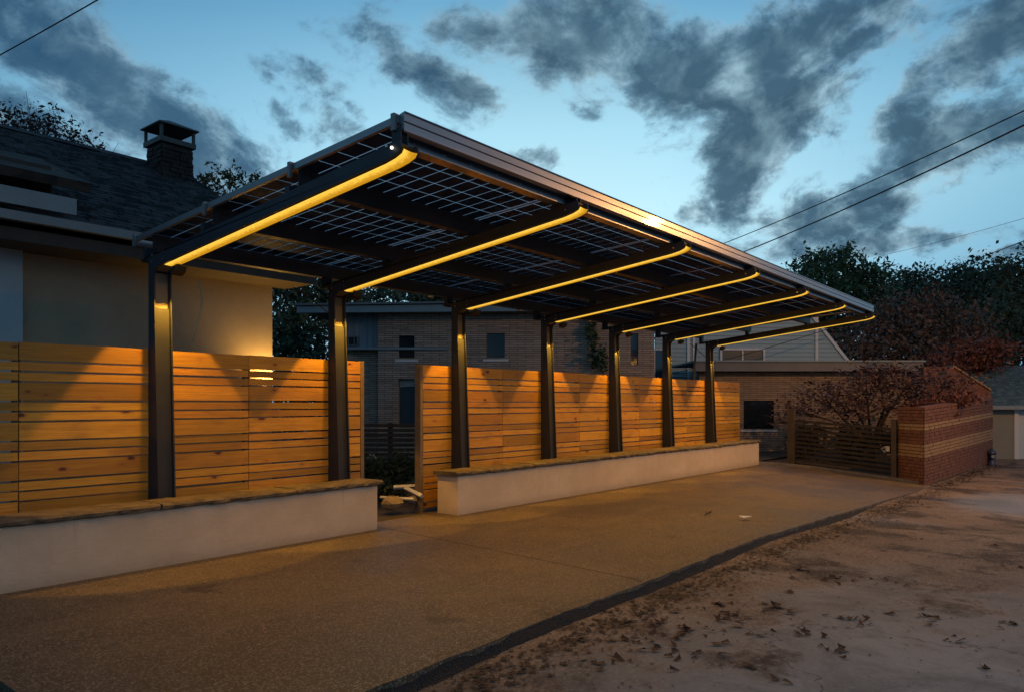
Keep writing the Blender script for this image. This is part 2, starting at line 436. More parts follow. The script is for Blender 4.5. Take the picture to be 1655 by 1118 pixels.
def f_ledge(c1, c2, c3, sx=2.6, sz=17.0):
    def fn(t, b):
        tc = t.node('ShaderNodeTexCoord').outputs['Object']
        x, y, z = t.sep(tc)
        v = t.comb(t.m('ADD', x, y), z, 0.0)
        br = t.node('ShaderNodeTexBrick')
        t.put(br.inputs['Vector'], v)
        br.inputs['Color1'].default_value = (0, 0, 0, 1); br.inputs['Color2'].default_value = (1, 1, 1, 1)
        br.inputs['Mortar'].default_value = (0.3, 0.3, 0.3, 1)
        br.inputs['Scale'].default_value = 1.0
        br.inputs['Brick Width'].default_value = 0.42; br.inputs['Row Height'].default_value = 0.058
        br.inputs['Mortar Size'].default_value = 0.007
        f = t.sep(br.outputs['Color'])[0]
        st = t.noise(t.mapping(v, (2.4, 15.0, 1)), 1.0, 2, 0.5)
        col = t.mix(f, c1, c2)
        col = t.mix(t.rng(st, 0.42, 0.7), col, c3)
        col = t.mix(t.m('MULTIPLY', br.outputs['Fac'], 0.85), col, (0.05, 0.045, 0.042))
        t.put(b.inputs['Base Color'], col)
        h = t.m('ADD', t.m('MULTIPLY', t.m('SUBTRACT', 1.0, br.outputs['Fac']), 1.0), t.m('MULTIPLY', f, 0.5))
        t.put(b.inputs['Normal'], t.bump(h, 0.8, 0.03))
    return fn
mat('ledge_brick', rough=0.9, fn=f_ledge((0.24, 0.175, 0.145), (0.43, 0.33, 0.27), (0.33, 0.28, 0.24)))
mat('tan_ledge', rough=0.9, fn=f_ledge((0.20, 0.14, 0.10), (0.36, 0.26, 0.19), (0.27, 0.21, 0.165)))
def f_siding(c1, c2, pitch):
    def fn(t, b):
        z = t.sep(t.node('ShaderNodeTexCoord').outputs['Object'])[2]
        n = t.noise(t.pos(), 3, 4, 0.6)
        t.put(b.inputs['Base Color'], t.mix(n, c1, c2))
    return fn
mat('blue_siding', rough=0.6, fn=f_siding((0.25, 0.35, 0.385), (0.31, 0.41, 0.44), 0.12))
mat('panel_siding', rough=0.6, fn=f_siding((0.17, 0.20, 0.25), (0.21, 0.25, 0.30), 0.12))
mat('grey_siding', rough=0.7, fn=f_siding((0.20, 0.20, 0.165), (0.245, 0.24, 0.2), 0.12))
mat('white_trim', (0.56, 0.58, 0.6), 0.5)
mat('slate_fascia', rough=0.6, fn=f_mottle((0.11, 0.115, 0.13), (0.15, 0.155, 0.17), 1.5, 0.05, 30))
mat('blue_fascia', rough=0.6, fn=f_mottle((0.15, 0.21, 0.25), (0.2, 0.265, 0.30), 1.5, 0.05, 30))
mat('window_frame', (0.10, 0.13, 0.16), 0.5)
mat('dark_glass', (0.012, 0.017, 0.024), 0.08, 0.0, None, 0.6)
mat('warm_glass', (0.10, 0.085, 0.06), 0.15, 0.0, None, 0.5)
mat('blue_glass', (0.03, 0.055, 0.085), 0.1, 0.0, None, 0.6)
mat('brick_red', rough=0.85, fn=f_mottle((0.10, 0.044, 0.031), (0.22, 0.095, 0.060), 9, 0.5, 70, 0.004))
mat('brick_buff', rough=0.85, fn=f_mottle((0.22, 0.14, 0.08), (0.35, 0.235, 0.138), 9, 0.4, 70, 0.004))
mat('mortar', rough=0.95, fn=f_mottle((0.055, 0.045, 0.038), (0.10, 0.082, 0.07), 9, 0.5, 80))
mat('gate_wood', rough=0.9, spec=0.15, fn=f_mottle((0.028, 0.024, 0.021), (0.052, 0.043, 0.037), 4, 0.3, 60))
mat('gate_post_wood', rough=0.75, fn=f_mottle((0.05, 0.038, 0.028), (0.085, 0.062, 0.046), 4, 0.3, 60))
mat('dark_slat', rough=0.8, fn=f_mottle((0.035, 0.036, 0.04), (0.07, 0.07, 0.075), 4, 0.3, 60))
mat('hydrant_blue', rough=0.45, fn=f_mottle((0.02, 0.035, 0.09), (0.03, 0.05, 0.12), 6, 0.1, 50))
mat('cable_black', (0.012, 0.012, 0.014), 0.6)
mat('cable_green', (0.42, 0.52, 0.32), 0.5)
mat('galvanised', rough=0.5, metal=0.6, fn=f_mottle((0.22, 0.22, 0.23), (0.3, 0.3, 0.31), 3, 0.1, 60))

def f_leaf(c1, c2, c3, tr=0.0):
    def fn(t, b):
        p = t.pos()
        n = t.noise(p, 0.9, 4, 0.6)
        n2 = t.noise(p, 11, 2, 0.6)
        col = t.mix(t.rng(n, 0.35, 0.65), c1, c2)
        col = t.mix(t.rng(n2, 0.45, 0.75), col, c3)
        t.put(b.inputs['Base Color'], col)
    return fn
mat('leaf_green', rough=0.6, fn=f_leaf((0.045, 0.085, 0.038), (0.07, 0.115, 0.048), (0.10, 0.14, 0.06)))
mat('leaf_deep', rough=0.65, fn=f_leaf((0.034, 0.062, 0.040), (0.058, 0.088, 0.048), (0.08, 0.11, 0.058)))
mat('leaf_olive', rough=0.65, fn=f_leaf((0.05, 0.058, 0.024), (0.085, 0.085, 0.034), (0.105, 0.075, 0.035)))
mat('leaf_russet', rough=0.65, fn=f_leaf((0.075, 0.058, 0.046), (0.115, 0.075, 0.058), (0.15, 0.085, 0.062)))
mat('leaf_red', rough=0.6, fn=f_leaf((0.11, 0.036, 0.028), (0.16, 0.052, 0.036), (0.20, 0.09, 0.05)))
mat('leaf_maroon', rough=0.6, fn=f_leaf((0.055, 0.028, 0.030), (0.10, 0.045, 0.042), (0.16, 0.08, 0.055)))
mat('leaf_dusk', rough=0.65, fn=f_leaf((0.04, 0.022, 0.026), (0.07, 0.035, 0.035), (0.05, 0.045, 0.035)))
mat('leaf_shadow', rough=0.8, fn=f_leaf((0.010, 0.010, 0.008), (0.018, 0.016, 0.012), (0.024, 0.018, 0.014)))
mat('leaf_dry', rough=0.8, fn=f_leaf((0.05, 0.024, 0.014), (0.10, 0.045, 0.022), (0.035, 0.02, 0.014)))
mat('litter_brown', rough=0.85, fn=f_leaf((0.026, 0.016, 0.010), (0.065, 0.036, 0.020), (0.13, 0.08, 0.045)))
mat('bark', rough=0.95, fn=f_mottle((0.03, 0.024, 0.02), (0.07, 0.055, 0.045), 6, 0.8, 40, 0.02))

# ------------------------------------------------------------------ mesh helpers
class MB:
    def __init__(s): s.v = []; s.f = []
    def add(s, vs, fs):
        k = len(s.v); s.v += [tuple(p) for p in vs]; s.f += [tuple(i + k for i in q) for q in fs]; return s
    def box(s, x0, x1, y0, y1, z0, z1):
        return s.add([(x0, y0, z0), (x1, y0, z0), (x1, y1, z0), (x0, y1, z0), (x0, y0, z1), (x1, y0, z1), (x1, y1, z1), (x0, y1, z1)],
                     [(0, 3, 2, 1), (4, 5, 6, 7), (0, 1, 5, 4), (1, 2, 6, 5), (2, 3, 7, 6), (3, 0, 4, 7)])
    def prism_x(s, poly, x0, x1):               # polygon in (y, z), extruded along x
        n = len(poly)
        vs = [(x0, y, z) for y, z in poly] + [(x1, y, z) for y, z in poly]
        fs = [tuple(range(n)), tuple(range(2 * n - 1, n - 1, -1))] + [(i, i + n, (i + 1) % n + n, (i + 1) % n) for i in range(n)]
        return s.add(vs, fs)
    def prism_y(s, poly, y0, y1):               # polygon in (x, z), extruded along y
        n = len(poly)
        vs = [(x, y0, z) for x, z in poly] + [(x, y1, z) for x, z in poly]
        fs = [tuple(range(n)), tuple(range(2 * n - 1, n - 1, -1))] + [(i, i + n, (i + 1) % n + n, (i + 1) % n) for i in range(n)]
        return s.add(vs, fs)
    def hexa(s, p):                              # 8 corners, bottom four then top four
        return s.add(p, [(0, 3, 2, 1), (4, 5, 6, 7), (0, 1, 5, 4), (1, 2, 6, 5), (2, 3, 7, 6), (3, 0, 4, 7)])
    def tube(s, pts, r, n=6, cap=True):
        pts = [Vector(p) for p in pts]
        rs = r if isinstance(r, (list, tuple)) else [r] * len(pts)
        rings = []
        for i, p in enumerate(pts):
            d = (pts[min(i + 1, len(pts) - 1)] - pts[max(i - 1, 0)]).normalized()
            a = d.cross(Vector((0, 0, 1)) if abs(d.z) < 0.9 else Vector((1, 0, 0))).normalized()
            b = d.cross(a)
            rings.append([p + (a * math.cos(2 * PI * k / n) + b * math.sin(2 * PI * k / n)) * rs[i] for k in range(n)])
        vs = [q for ring in rings for q in ring]
        fs = [(i * n + k, i * n + (k + 1) % n, (i + 1) * n + (k + 1) % n, (i + 1) * n + k) for i in range(len(pts) - 1) for k in range(n)]
        if cap:
            fs += [tuple(range(n - 1, -1, -1)), tuple((len(pts) - 1) * n + k for k in range(n))]
        return s.add(vs, fs)
    def lathe(s, prof, n=12, c=(0, 0, 0)):
        vs = [(c[0] + r * math.cos(2 * PI * k / n), c[1] + r * math.sin(2 * PI * k / n), c[2] + z) for r, z in prof for k in range(n)]
        fs = [(i * n + k, i * n + (k + 1) % n, (i + 1) * n + (k + 1) % n, (i + 1) * n + k) for i in range(len(prof) - 1) for k in range(n)]
        return s.add(vs, fs)
    def mesh(s, name):
        me = bpy.data.meshes.new(name); me.from_pydata(s.v, [], s.f); me.update(); return me

def tag(o, label=None, cat=None, group=None, kind=None):
    if label: o['label'] = label
    if cat: o['category'] = cat
    if group: o['group'] = group
    if kind: o['kind'] = kind
    return o
def obj(name, geo, m, parent=None, smooth=False, kind=None, label=None):
    me = geo.mesh(name) if isinstance(geo, MB) else geo
    if not me.materials: me.materials.append(MATS[m])
    if smooth: me.polygons.foreach_set('use_smooth', [True] * len(me.polygons))
    o = bpy.data.objects.new(name, me); COL.objects.link(o)
    if parent is not None:
        o.parent = parent
        if parent.type == 'EMPTY' and parent.get('_w'):
            o.matrix_parent_inverse = Matrix.Translation(-Vector(parent.location))
    return tag(o, kind=kind, label=label)
def thing(name, loc, label, cat, group=None, rotz=None, kind=None):
    e = bpy.data.objects.new(name, None); COL.objects.link(e)
    e.location = loc; e.empty_display_size = 0.2
    if rotz is None: e['_w'] = 1                 # its parts are given in world coordinates
    else: e.rotation_euler = (0, 0, rotz)
    return tag(e, label, cat, group, kind)

FV = Vector((math.cos(AZ), math.sin(AZ), 0)); RV = Vector((math.sin(AZ), -math.cos(AZ), 0))
def at(px, py, depth):                           # survey helper: a bearing in the photograph and a distance give a place
    return Vector((0, 0, CAMZ)) + depth * (FV + RV * ((px - 827.5) / 1195) - Vector((0, 0, 1)) * ((py - 651) / 1195))
def clamp(v, a=0.0, b=1.0): return max(a, min(b, v))
def lerp(a, b, f): return a + (b - a) * f

# ------------------------------------------------------------------ ground
def slab_z(x, y): return -0.34 * clamp((x - 8) / 10.5) * clamp((6.9 - y) / 3.9)
def lane_z(x, y):
    s = clamp((x - 8) / 10.5)
    return -0.09 - 0.27 * s + 0.012 * math.sin(x * 1.3 + y) + 0.01 * math.sin(y * 2.1 - x * 0.7) - 0.03 * clamp((2.6 - y) / 2)

g = MB(); g.add([(-400, -400, -0.9), (500, -400, -0.9), (500, 500, -0.9), (-400, 500, -0.9)], [(0, 1, 2, 3)])
tag(obj('ground', g, 'soil'), kind='structure')

def grid(xs, ys, zf):
    m = MB()
    vs = [(x, y, zf(x, y)) for y in ys for x in xs]
    n = len(xs)
    fs = [(j * n + i, j * n + i + 1, (j + 1) * n + i + 1, (j + 1) * n + i) for j in range(len(ys) - 1) for i in range(n - 1)]
    return m.add(vs, fs)
fr = lambda a, b, n: [a + (b - a) * i / n for i in range(n + 1)]
lane = grid(fr(-14, 44, 230), fr(-16, 3.05, 76), lambda x, y: lane_z(x, y) if x < 40 else lane_z(x, y))
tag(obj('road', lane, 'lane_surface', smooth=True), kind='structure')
yard = grid(fr(-6, 40, 60), fr(6.96, 40, 40), lambda x, y: -0.03 + (0.05 * math.sin(x * 2.3 + y * 3.1) * math.sin(y * 1.7) if y > 7.3 else 0))
tag(obj('yard', yard, 'soil', smooth=True), kind='structure')
apron = grid(fr(18.4, 46, 30), fr(3.06, 6.95, 10), lambda x, y: min(slab_z(x, y), -0.02) - 0.02 - 0.02 * clamp((x - 18.4)))
tag(obj('soil_bank', apron, 'soil', smooth=True), kind='structure')

pave = thing('pavement', (5, 5, 0), 'exposed aggregate concrete parking slab under the carport, with one control joint', 'pavement', kind='structure')
def slab_panel(xa, xb, skew_a, skew_b):
    m = MB(); nx = max(4, int((xb - xa) / 0.12)); ys = fr(2.95, 6.95, 40)
    rr = random.Random(int(xa * 10))
    top = []; n = nx + 1
    for j, y in enumerate(ys):
        for i in range(n):
            x = lerp(xa + skew_a * (y - 2.95), xb + skew_b * (y - 2.95), i / nx)
            yy = y + (rr.uniform(-0.012, 0.012) + 0.008 * math.sin(x * 1.9) if j == 0 else 0)
            top.append((x, yy, slab_z(x, y) + (-0.012 if j == 0 else 0)))
    fs = [(j * n + i, j * n + i + 1, (j + 1) * n + i + 1, (j + 1) * n + i) for j in range(40) for i in range(nx)]
    k = len(top)
    rim = [i for i in range(n)] + [j * n + nx for j in range(1, 41)] + [40 * n + i for i in range(nx - 1, -1, -1)] + [j * n for j in range(39, 0, -1)]
    bot = [(top[i][0], top[i][1] - (0.015 if i < n else 0), top[i][2] - 0.14) for i in rim]
    fs += [(rim[a], k + a, k + (a + 1) % len(rim), rim[(a + 1) % len(rim)]) for a in range(len(rim))]
    m.add(top + bot, fs)
    return m
obj('slab_panel', slab_panel(1.33, 5.372, 0.0, 0.11), 'aggregate_concrete', pave)
obj('slab_panel', slab_panel(5.384, 18.45, 0.11, 0.0), 'aggregate_concrete', pave)
jt = MB(); jt.add([(5.36, 2.99, -0.012), (5.40, 2.99, -0.012), (5.84, 6.93, -0.012), (5.80, 6.93, -0.012)], [(0, 1, 2, 3)])
obj('joint_filler', jt, 'black_asphalt', pave)

# black asphalt edging, sloping from the slab down to the lane
def edging():
    m = MB(); rr = random.Random(3)
    xs = fr(0.6, 18.4, 200); rows = [(2.965, -0.02, 0.0), (2.94, -0.04, 0.005), (2.92, -0.066, 0.01), (2.89, -0.09, 0.014), (2.84, -0.17, 0.015)]
    vs = []
    for (y, dz, j) in rows:
        for x in xs:
            s = clamp((x - 8) / 10.5)
            wv = 0.012 * math.sin(x * 1.7) + 0.012 * math.sin(x * 4.1)
            vs.append((x, y + rr.uniform(-j, j) + (wv if y < 2.85 else 0), slab_z(x, 2.95) * (1 if y > 2.85 else 0.9) + dz + rr.uniform(-j, j) * 0.25))
    n = len(xs)
    m.add(vs, [(r * n + i, (r + 1) * n + i, (r + 1) * n + i + 1, r * n + i + 1) for r in range(4) for i in range(n - 1)])
    return m
tag(obj('asphalt_edge', edging(), 'black_asphalt', smooth=True), kind='structure')
near = grid(fr(-6, 1.325, 60), fr(2.55, 9.0, 50), lambda x, y: -0.055 - 0.06 * clamp((1.3 - x) / 0.6) + 0.006 * math.sin(x * 9 + y * 7))
tag(obj('asphalt_path', near, 'black_asphalt', smooth=True), kind='structure')

# ------------------------------------------------------------------ low walls with flagstone caps
def low_wall(x0, x1, label, joints, seed):
    e = thing('low_wall', ((x0 + x1) / 2, 6.75, 0), label, 'wall')
    nb = MB(); nb.box(x0, x1, 6.55, 6.92, -0.42, 0.505)
    o = obj('wall_body', nb, 'white_render', e)
    bv = o.modifiers.new('bevel', 'BEVEL'); bv.width = 0.008; bv.segments = 2
    rr = random.Random(seed)
    edges = [x0 - 0.055] + joints + [x1 + 0.055]
    for a, b in zip(edges, edges[1:]):
        a += 0.006; b -= 0.006
        n = max(6, int((b - a) / 0.06)); dz = rr.uniform(-0.004, 0.006)
        m = MB()
        xs = fr(a, b, n)
        def row(y, z, j): return [(x + (rr.uniform(-j, j) if 0 < i < n else rr.uniform(-j, j) * 0.7), y + rr.uniform(-j, j), z + rr.uniform(-j, j) * 0.3 + dz) for i, x in enumerate(xs)]
        rows = [row(6.53, 0.508, 0.014), row(6.512, 0.52, 0.012), row(6.508, 0.545, 0.010), row(6.53, 0.562, 0.008), row(6.70, 0.562, 0.004), row(6.85, 0.561, 0.004), row(6.945, 0.558, 0.01), row(6.95, 0.508, 0.01)]
        vs = [p for rw in rows for p in rw]; w = n + 1; k = len(rows)
        fs = [(r * w + i, r * w + i + 1, (r + 1) * w + i + 1, (r + 1) * w + i) for r in range(k - 1) for i in range(n)]
        fs += [((k - 1) * w + i, (k - 1) * w + i + 1, i + 1, i) for i in range(n)]
        fs += [tuple(r * w for r in range(k)), tuple(r * w + n for r in range(k - 1, -1, -1))]
        obj('cap_stone', m.add(vs, fs), 'flagstone', e)
    return e
low_wall(0.2, 5.66, 'pale rendered low wall at the left with a brown flagstone cap, ending at the opening', [1.6, 3.15, 4.55], 5)
low_wall(7.01, 17.62, 'long pale rendered low wall receding right of the opening, topped with brown flagstones', [7.62, 8.6, 9.9, 11.2, 12.7, 14.1, 15.4, 16.6], 9)

# ------------------------------------------------------------------ pine slat fences
UNIT = MB().box(-0.5, 0.5, -0.5, 0.5, -0.5, 0.5).mesh('board')
UNIT.materials.append(MATS['pine'])
FY = 7.2; FTOP = 1.965
def board_rows(zmin):
    z = FTOP; k = 0; out = []
    while True:
        h = 0.150 if k % 3 == 0 else 0.070
        if z - h < zmin: break
        out.append((z - h, z)); z -= h + 0.0165; k += 1
    return out
def fence(segs, posts, zmin_of, label, end_posts):
    e = thing('slat_fence', ((segs[0][0] + segs[-1][1]) / 2, FY + 0.012, 0), label, 'fence')
    L = Vector(e.location)
    for a, b in segs:
        for z0, z1 in board_rows(zmin_of(a, b)):
            o = bpy.data.objects.new('board', UNIT); COL.objects.link(o); o.parent = e
            o.location = Vector(((a + b) / 2, FY + 0.012 + R.uniform(-0.004, 0.004), (z0 + z1) / 2 + R.uniform(-0.004, 0.004))) - L
            o.scale = (b - a - 0.006 - R.uniform(0, 0.004), 0.022, z1 - z0)
            o.rotation_euler = (R.uniform(-0.012, 0.012), R.uniform(-0.0022, 0.0022), R.uniform(-0.001, 0.001))
    pm = MB().box(-0.03, 0.03, 0, 0.06, -0.05, FTOP - 0.02).mesh('fence_post'); pm.materials.append(MATS['post_wood'])
    for x in posts:
        o = bpy.data.objects.new('fence_post', pm); COL.objects.link(o); o.parent = e
        o.location = Vector((x, FY + 0.028, 0)) - L
    for x in end_posts:
        obj('end_post', MB().box(x - 0.025, x + 0.025, FY - 0.005, FY + 0.10, -0.05, FTOP + 0.005), 'post_wood', e)
FX = [3.35 + 2.112 * i for i in range(7)]        # near face of each steel frame
fence([(0.55, 2.26), (2.26, 3.435), (3.435, 4.42), (4.42, 5.545), (5.545, 5.945)], [0.7, 2.26, 3.435, 4.42, 5.545],
      lambda a, b: 0.22, 'left pine slat fence behind the first two carport posts, boards of two widths', [5.975])
segs2 = [(7.02, 7.655)]; posts2 = [7.655]
for i in range(2, 6):
    c0 = FX[i] + 0.085; c1 = FX[i + 1] + 0.085; segs2 += [(c0, (c0 + c1) / 2), ((c0 + c1) / 2, c1)]; posts2 += [(c0 + c1) / 2, c1]
segs2 += [(FX[6] + 0.085, 18.06)]; posts2.append(17.9)
fence(segs2, posts2, lambda a, b: 0.0 if a < 7.5 else 0.3, 'long right pine slat fence behind the five farther posts, above the long wall', [6.99])

# ------------------------------------------------------------------ solar carport
car = thing('solar_carport', (9.8, 6.0, 0), 'long dark steel carport with solar panel roof and amber light strips under its arms', 'carport')
TOP0 = 3.39; SL = 0.072
def top_z(y): return TOP0 - SL * (y - 3.72)
def lip_z(y, k=0.117): return 2.752 + (7.0 - y) * k
def beam_top(y, k=0.117): return lip_z(y, k) + 0.125
def side_profile(k):
    p = [(7.2, -0.03), (7.2, 2.80), (7.26, 2.86), (7.38, 2.84), (7.38, beam_top(7.38, k)), (3.66, beam_top(3.66, k) - 0.025)]
    tip = [(3.645, lip_z(3.645, k) + 0.045), (3.665, lip_z(3.665, k) + 0.022), (3.72, lip_z(3.72, k) + 0.008), (3.82, lip_z(3.82, k))]
    knee = [(6.94, lip_z(6.94, k)), (7.02, 2.742), (7.065, 2.715), (7.086, 2.67), (7.09, 2.60)]
    return p + tip + knee + [(6.975, -0.03)]
WID = 0.17
def arm_path(k):      # (y, z) of the light strip, from tip to knee
    return [(3.643, lip_z(3.643, k) + 0.043), (3.663, lip_z(3.663, k) + 0.018), (3.72, lip_z(3.72, k) + 0.004), (3.82, lip_z(3.82, k) - 0.004)] + [(y, lip_z(y, k) - 0.004) for y in (4.4, 5.2, 6.0, 6.94)]
def ribbon(path, x0, x1, th):
    m = MB()
    for (a, b) in zip(path, path[1:]):
        m.hexa([(x0, a[0], a[1]), (x1, a[0], a[1]), (x1, b[0], b[1]), (x0, b[0], b[1]), (x0, a[0], a[1] + th), (x1, a[0], a[1] + th), (x1, b[0], b[1] + th), (x0, b[0], b[1] + th)])
    return m
def smooth_ribbon(path, x0, x1, bulge, n=5):
    m = MB(); vs = []
    for (y, z) in path:
        for k in range(n + 1):
            u = k / n; vs.append((lerp(x0, x1, u), y, z - bulge * math.sin(PI * u)))
    w = n + 1
    fs = [(i * w + k, i * w + k + 1, (i + 1) * w + k + 1, (i + 1) * w + k) for i in range(len(path) - 1) for k in range(n)]
    return m.add(vs, fs)
for i, X in enumerate(FX):
    k = 0.102 if i == 0 else 0.117
    prof = side_profile(k)
    m = MB()
    m.prism_x(prof, X, X + 0.014)
    m.prism_x(prof, X + WID - 0.014, X + WID)
    x0, x1 = X + 0.0142, X + WID - 0.0142
    # webs closing the front of the column (recessed), the back and the top of the arm
    m.prism_x([(7.02, -0.03), (7.03, -0.03), (7.12, 2.36), (7.11, 2.36)], x0, x1)
    m.prism_x([(7.19, -0.03), (7.198, -0.03), (7.198, 2.79), (7.19, 2.79)], x0, x1)
    m.prism_x([(7.37, beam_top(7.37, k) - 0.004), (3.68, beam_top(3.68, k) - 0.03), (3.68, beam_top(3.68, k) - 0.04), (7.37, beam_top(7.37, k) - 0.014)], x0, x1)
    for yp in (4.97, 6.25, 7.34):          # cleats carrying the purlins
        m.box(X + 0.03, X + 0.14, yp - 0.03, yp + 0.03, beam_top(yp, k) - 0.02, top_z(yp) - 0.165)
    m.box(X + 0.05, X + 0.058, 3.70, 3.79, beam_top(3.7, k) - 0.03, 3.30); m.box(X + 0.112, X + 0.12, 3.70, 3.79, beam_top(3.7, k) - 0.03, 3.30)
    fr_o = obj('steel_frame', m, 'dark_steel', car)
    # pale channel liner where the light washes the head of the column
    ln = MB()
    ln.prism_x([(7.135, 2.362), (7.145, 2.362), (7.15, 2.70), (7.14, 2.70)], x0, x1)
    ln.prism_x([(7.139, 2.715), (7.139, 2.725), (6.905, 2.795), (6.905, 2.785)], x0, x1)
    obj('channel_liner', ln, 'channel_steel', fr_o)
    obj('light_strip', smooth_ribbon(arm_path(k), X + 0.026, X + WID - 0.020, 0.006), 'led_strip', fr_o, smooth=True)
    fl = MB()   # small flood lamp clipped under the arm beside the column head
    fl.hexa([(X + 0.055, 6.80, 2.685), (X + 0.165, 6.80, 2.685), (X + 0.165, 6.87, 2.655), (X + 0.055, 6.87, 2.655),
             (X + 0.05, 6.79, 2.735), (X + 0.168, 6.79, 2.735), (X + 0.168, 6.885, 2.722), (X + 0.05, 6.885, 2.722)])
    fl.box(X + 0.09, X + 0.13, 6.82, 6.86, 2.72, 2.756)
    obj('flood_light', fl, 'black_plastic', fr_o)
    ld = bpy.data.lights.new('flood_lamp', 'SPOT')
    ld.energy = FLOOD_POWER; ld.color = AMBER; ld.spot_size = math.radians(75); ld.spot_blend = 0.12; ld.shadow_soft_size = 0.035
    lo = bpy.data.objects.new('flood_lamp', ld); COL.objects.link(lo)
    lo.location = (X + 0.11, 6.85, 2.635)
    lo.rotation_euler = (math.radians(12), 0, 0)
    lo.parent = fr_o
    lo.matrix_parent_inverse = Matrix.Translation(-Vector(car.location)) @ Matrix.Translation(Vector(car.location))
    # the LED tape itself, tucked behind the near lip and facing down and across
    td = bpy.data.lights.new('led_tape', 'AREA'); td.shape = 'RECTANGLE'; td.size = 0.03; td.size_y = 2.3; td.energy = TAPE_POWER; td.color = AMBER
    to = bpy.data.objects.new('led_tape', td); COL.objects.link(to); to.parent = fr_o
    ym = 5.05; to.location = (X + 0.03, ym, lip_z(ym, k) - 0.026)
    to.rotation_euler = (Matrix.Rotation(-math.atan(k), 4, 'X') @ Matrix.Rotation(math.radians(-14), 4, 'Y')).to_euler()
    bo = MB()
    for (y, z) in ((6.9, 2.80), (7.12, 2.80), (6.9, 2.86), (7.12, 2.86)):
        bo.tube([(X - 0.012, y, z), (X + 0.002, y, z)], 0.012, 6)
    bo.tube([(X - 0.01, 3.78, 3.175), (X + 0.002, 3.78, 3.175)], 0.010, 6)
    obj('bolts', bo, 'bolt_steel', fr_o, kind='stuff')
obj('end_dot', MB().lathe([(0.0005, -0.011), (0.008, -0.008), (0.011, 0), (0.008, 0.008), (0.0005, 0.011)], 10, (FX[0] - 0.012, 3.72, 3.15)), 'emissive_dot', car)  # small emissive dot at the tip of the first arm

RX0, RX1 = 3.435, 16.25
for y in (3.83, 4.97, 6.25, 7.38):          # purlins: C sections lying on the arms, under the panel seams
    zt = top_z(y - 0.045) - 0.019; zb = max(beam_top(y) + 0.003, zt - 0.155)
    if y < 3.9: zb = 3.222
    m = MB()
    m.prism_x([(y - 0.045, zb), (y - 0.045, zt), (y - 0.039, zt), (y - 0.039, zb)], RX0 + 0.02, RX1 - 0.02)
    m.prism_x([(y - 0.0388, zt - 0.008), (y - 0.0388, zt - 0.002), (y + 0.055, zt - 0.009), (y + 0.055, zt - 0.015)], RX0 + 0.02, RX1 - 0.02)
    m.prism_x([(y - 0.0388, zb), (y - 0.0388, zb + 0.006), (y + 0.055, zb + 0.006), (y + 0.055, zb)], RX0 + 0.02, RX1 - 0.02)
    po = obj('purlin', m, 'aluminium' if y < 3.9 else 'purlin_steel', car)
    if y < 3.9:
        sc = MB()
        x = 3.6
        while x < 16.2:
            sc.tube([(x, y - 0.052, zb + 0.036), (x, y - 0.044, zb + 0.036)], 0.008, 6); x += 0.30
        obj('screws', sc, 'bolt_steel', po, kind='stuff')
    if y > 7.3:
        for x in (6.34, 7.35, 8.36, 9.35, 11.4):
            cp = MB().lathe([(0.0005, -0.02), (0.035, -0.018), (0.045, -0.006), (0.045, 0.0), (0.02, 0.012)], 10, (x, y, zb - 0.012))
            obj('cable_clip', cp, 'white_trim', po)

# front fascia: a stepped aluminium extrusion
zf = top_z(3.70)
fas = [(3.735, zf + 0.012), (3.685, zf + 0.022), (3.68, zf + 0.012), (3.69, zf + 0.008), (3.69, zf - 0.042), (3.702, zf - 0.047), (3.702, zf - 0.053), (3.690, zf - 0.058), (3.690, zf - 0.108), (3.70, zf - 0.118), (3.735, zf - 0.118)]
obj('fascia', MB().prism_x(fas, RX0 - 0.012, RX1 + 0.01), 'aluminium', car)
def edge_rail(x, sgn):
    m = MB(); y0, y1 = 3.738, 7.62
    a, b = (x - 0.03, x) if sgn < 0 else (x, x + 0.03)
    m.hexa([(a, y0, top_z(y0) - 0.046), (b, y0, top_z(y0) - 0.046), (b, y1, top_z(y1) - 0.046), (a, y1, top_z(y1) - 0.046), (a, y0, top_z(y0) + 0.004), (b, y0, top_z(y0) + 0.004), (b, y1, top_z(y1) + 0.004), (a, y1, top_z(y1) + 0.004)])
    return m
obj('edge_rail', edge_rail(RX0 - 0.002, -1), 'rail_aluminium', car)
obj('edge_rail', edge_rail(RX1 - 0.002, 1), 'rail_aluminium', car)
for y in (3.76, 4.95, 6.23, 7.58):
    m = MB(); x = RX0 - 0.045
    m.box(x - 0.012, x + 0.010, y - 0.018, y + 0.018, top_z(y) - 0.10, top_z(y) + 0.016)
    m.box(x - 0.005, x + 0.055, y - 0.012, y + 0.012, top_z(y) + 0.008, top_z(y) + 0.018)
    obj('clamp', m, 'galvanised', car)
gut = [(7.66, top_z(7.66) + 0.0), (7.72, top_z(7.66) + 0.0), (7.72, top_z(7.66) - 0.06), (7.66, top_z(7.66) - 0.07)]
obj('rear_edge', MB().prism_x(gut, RX0 - 0.01, RX1 + 0.01), 'rail_aluminium', car)

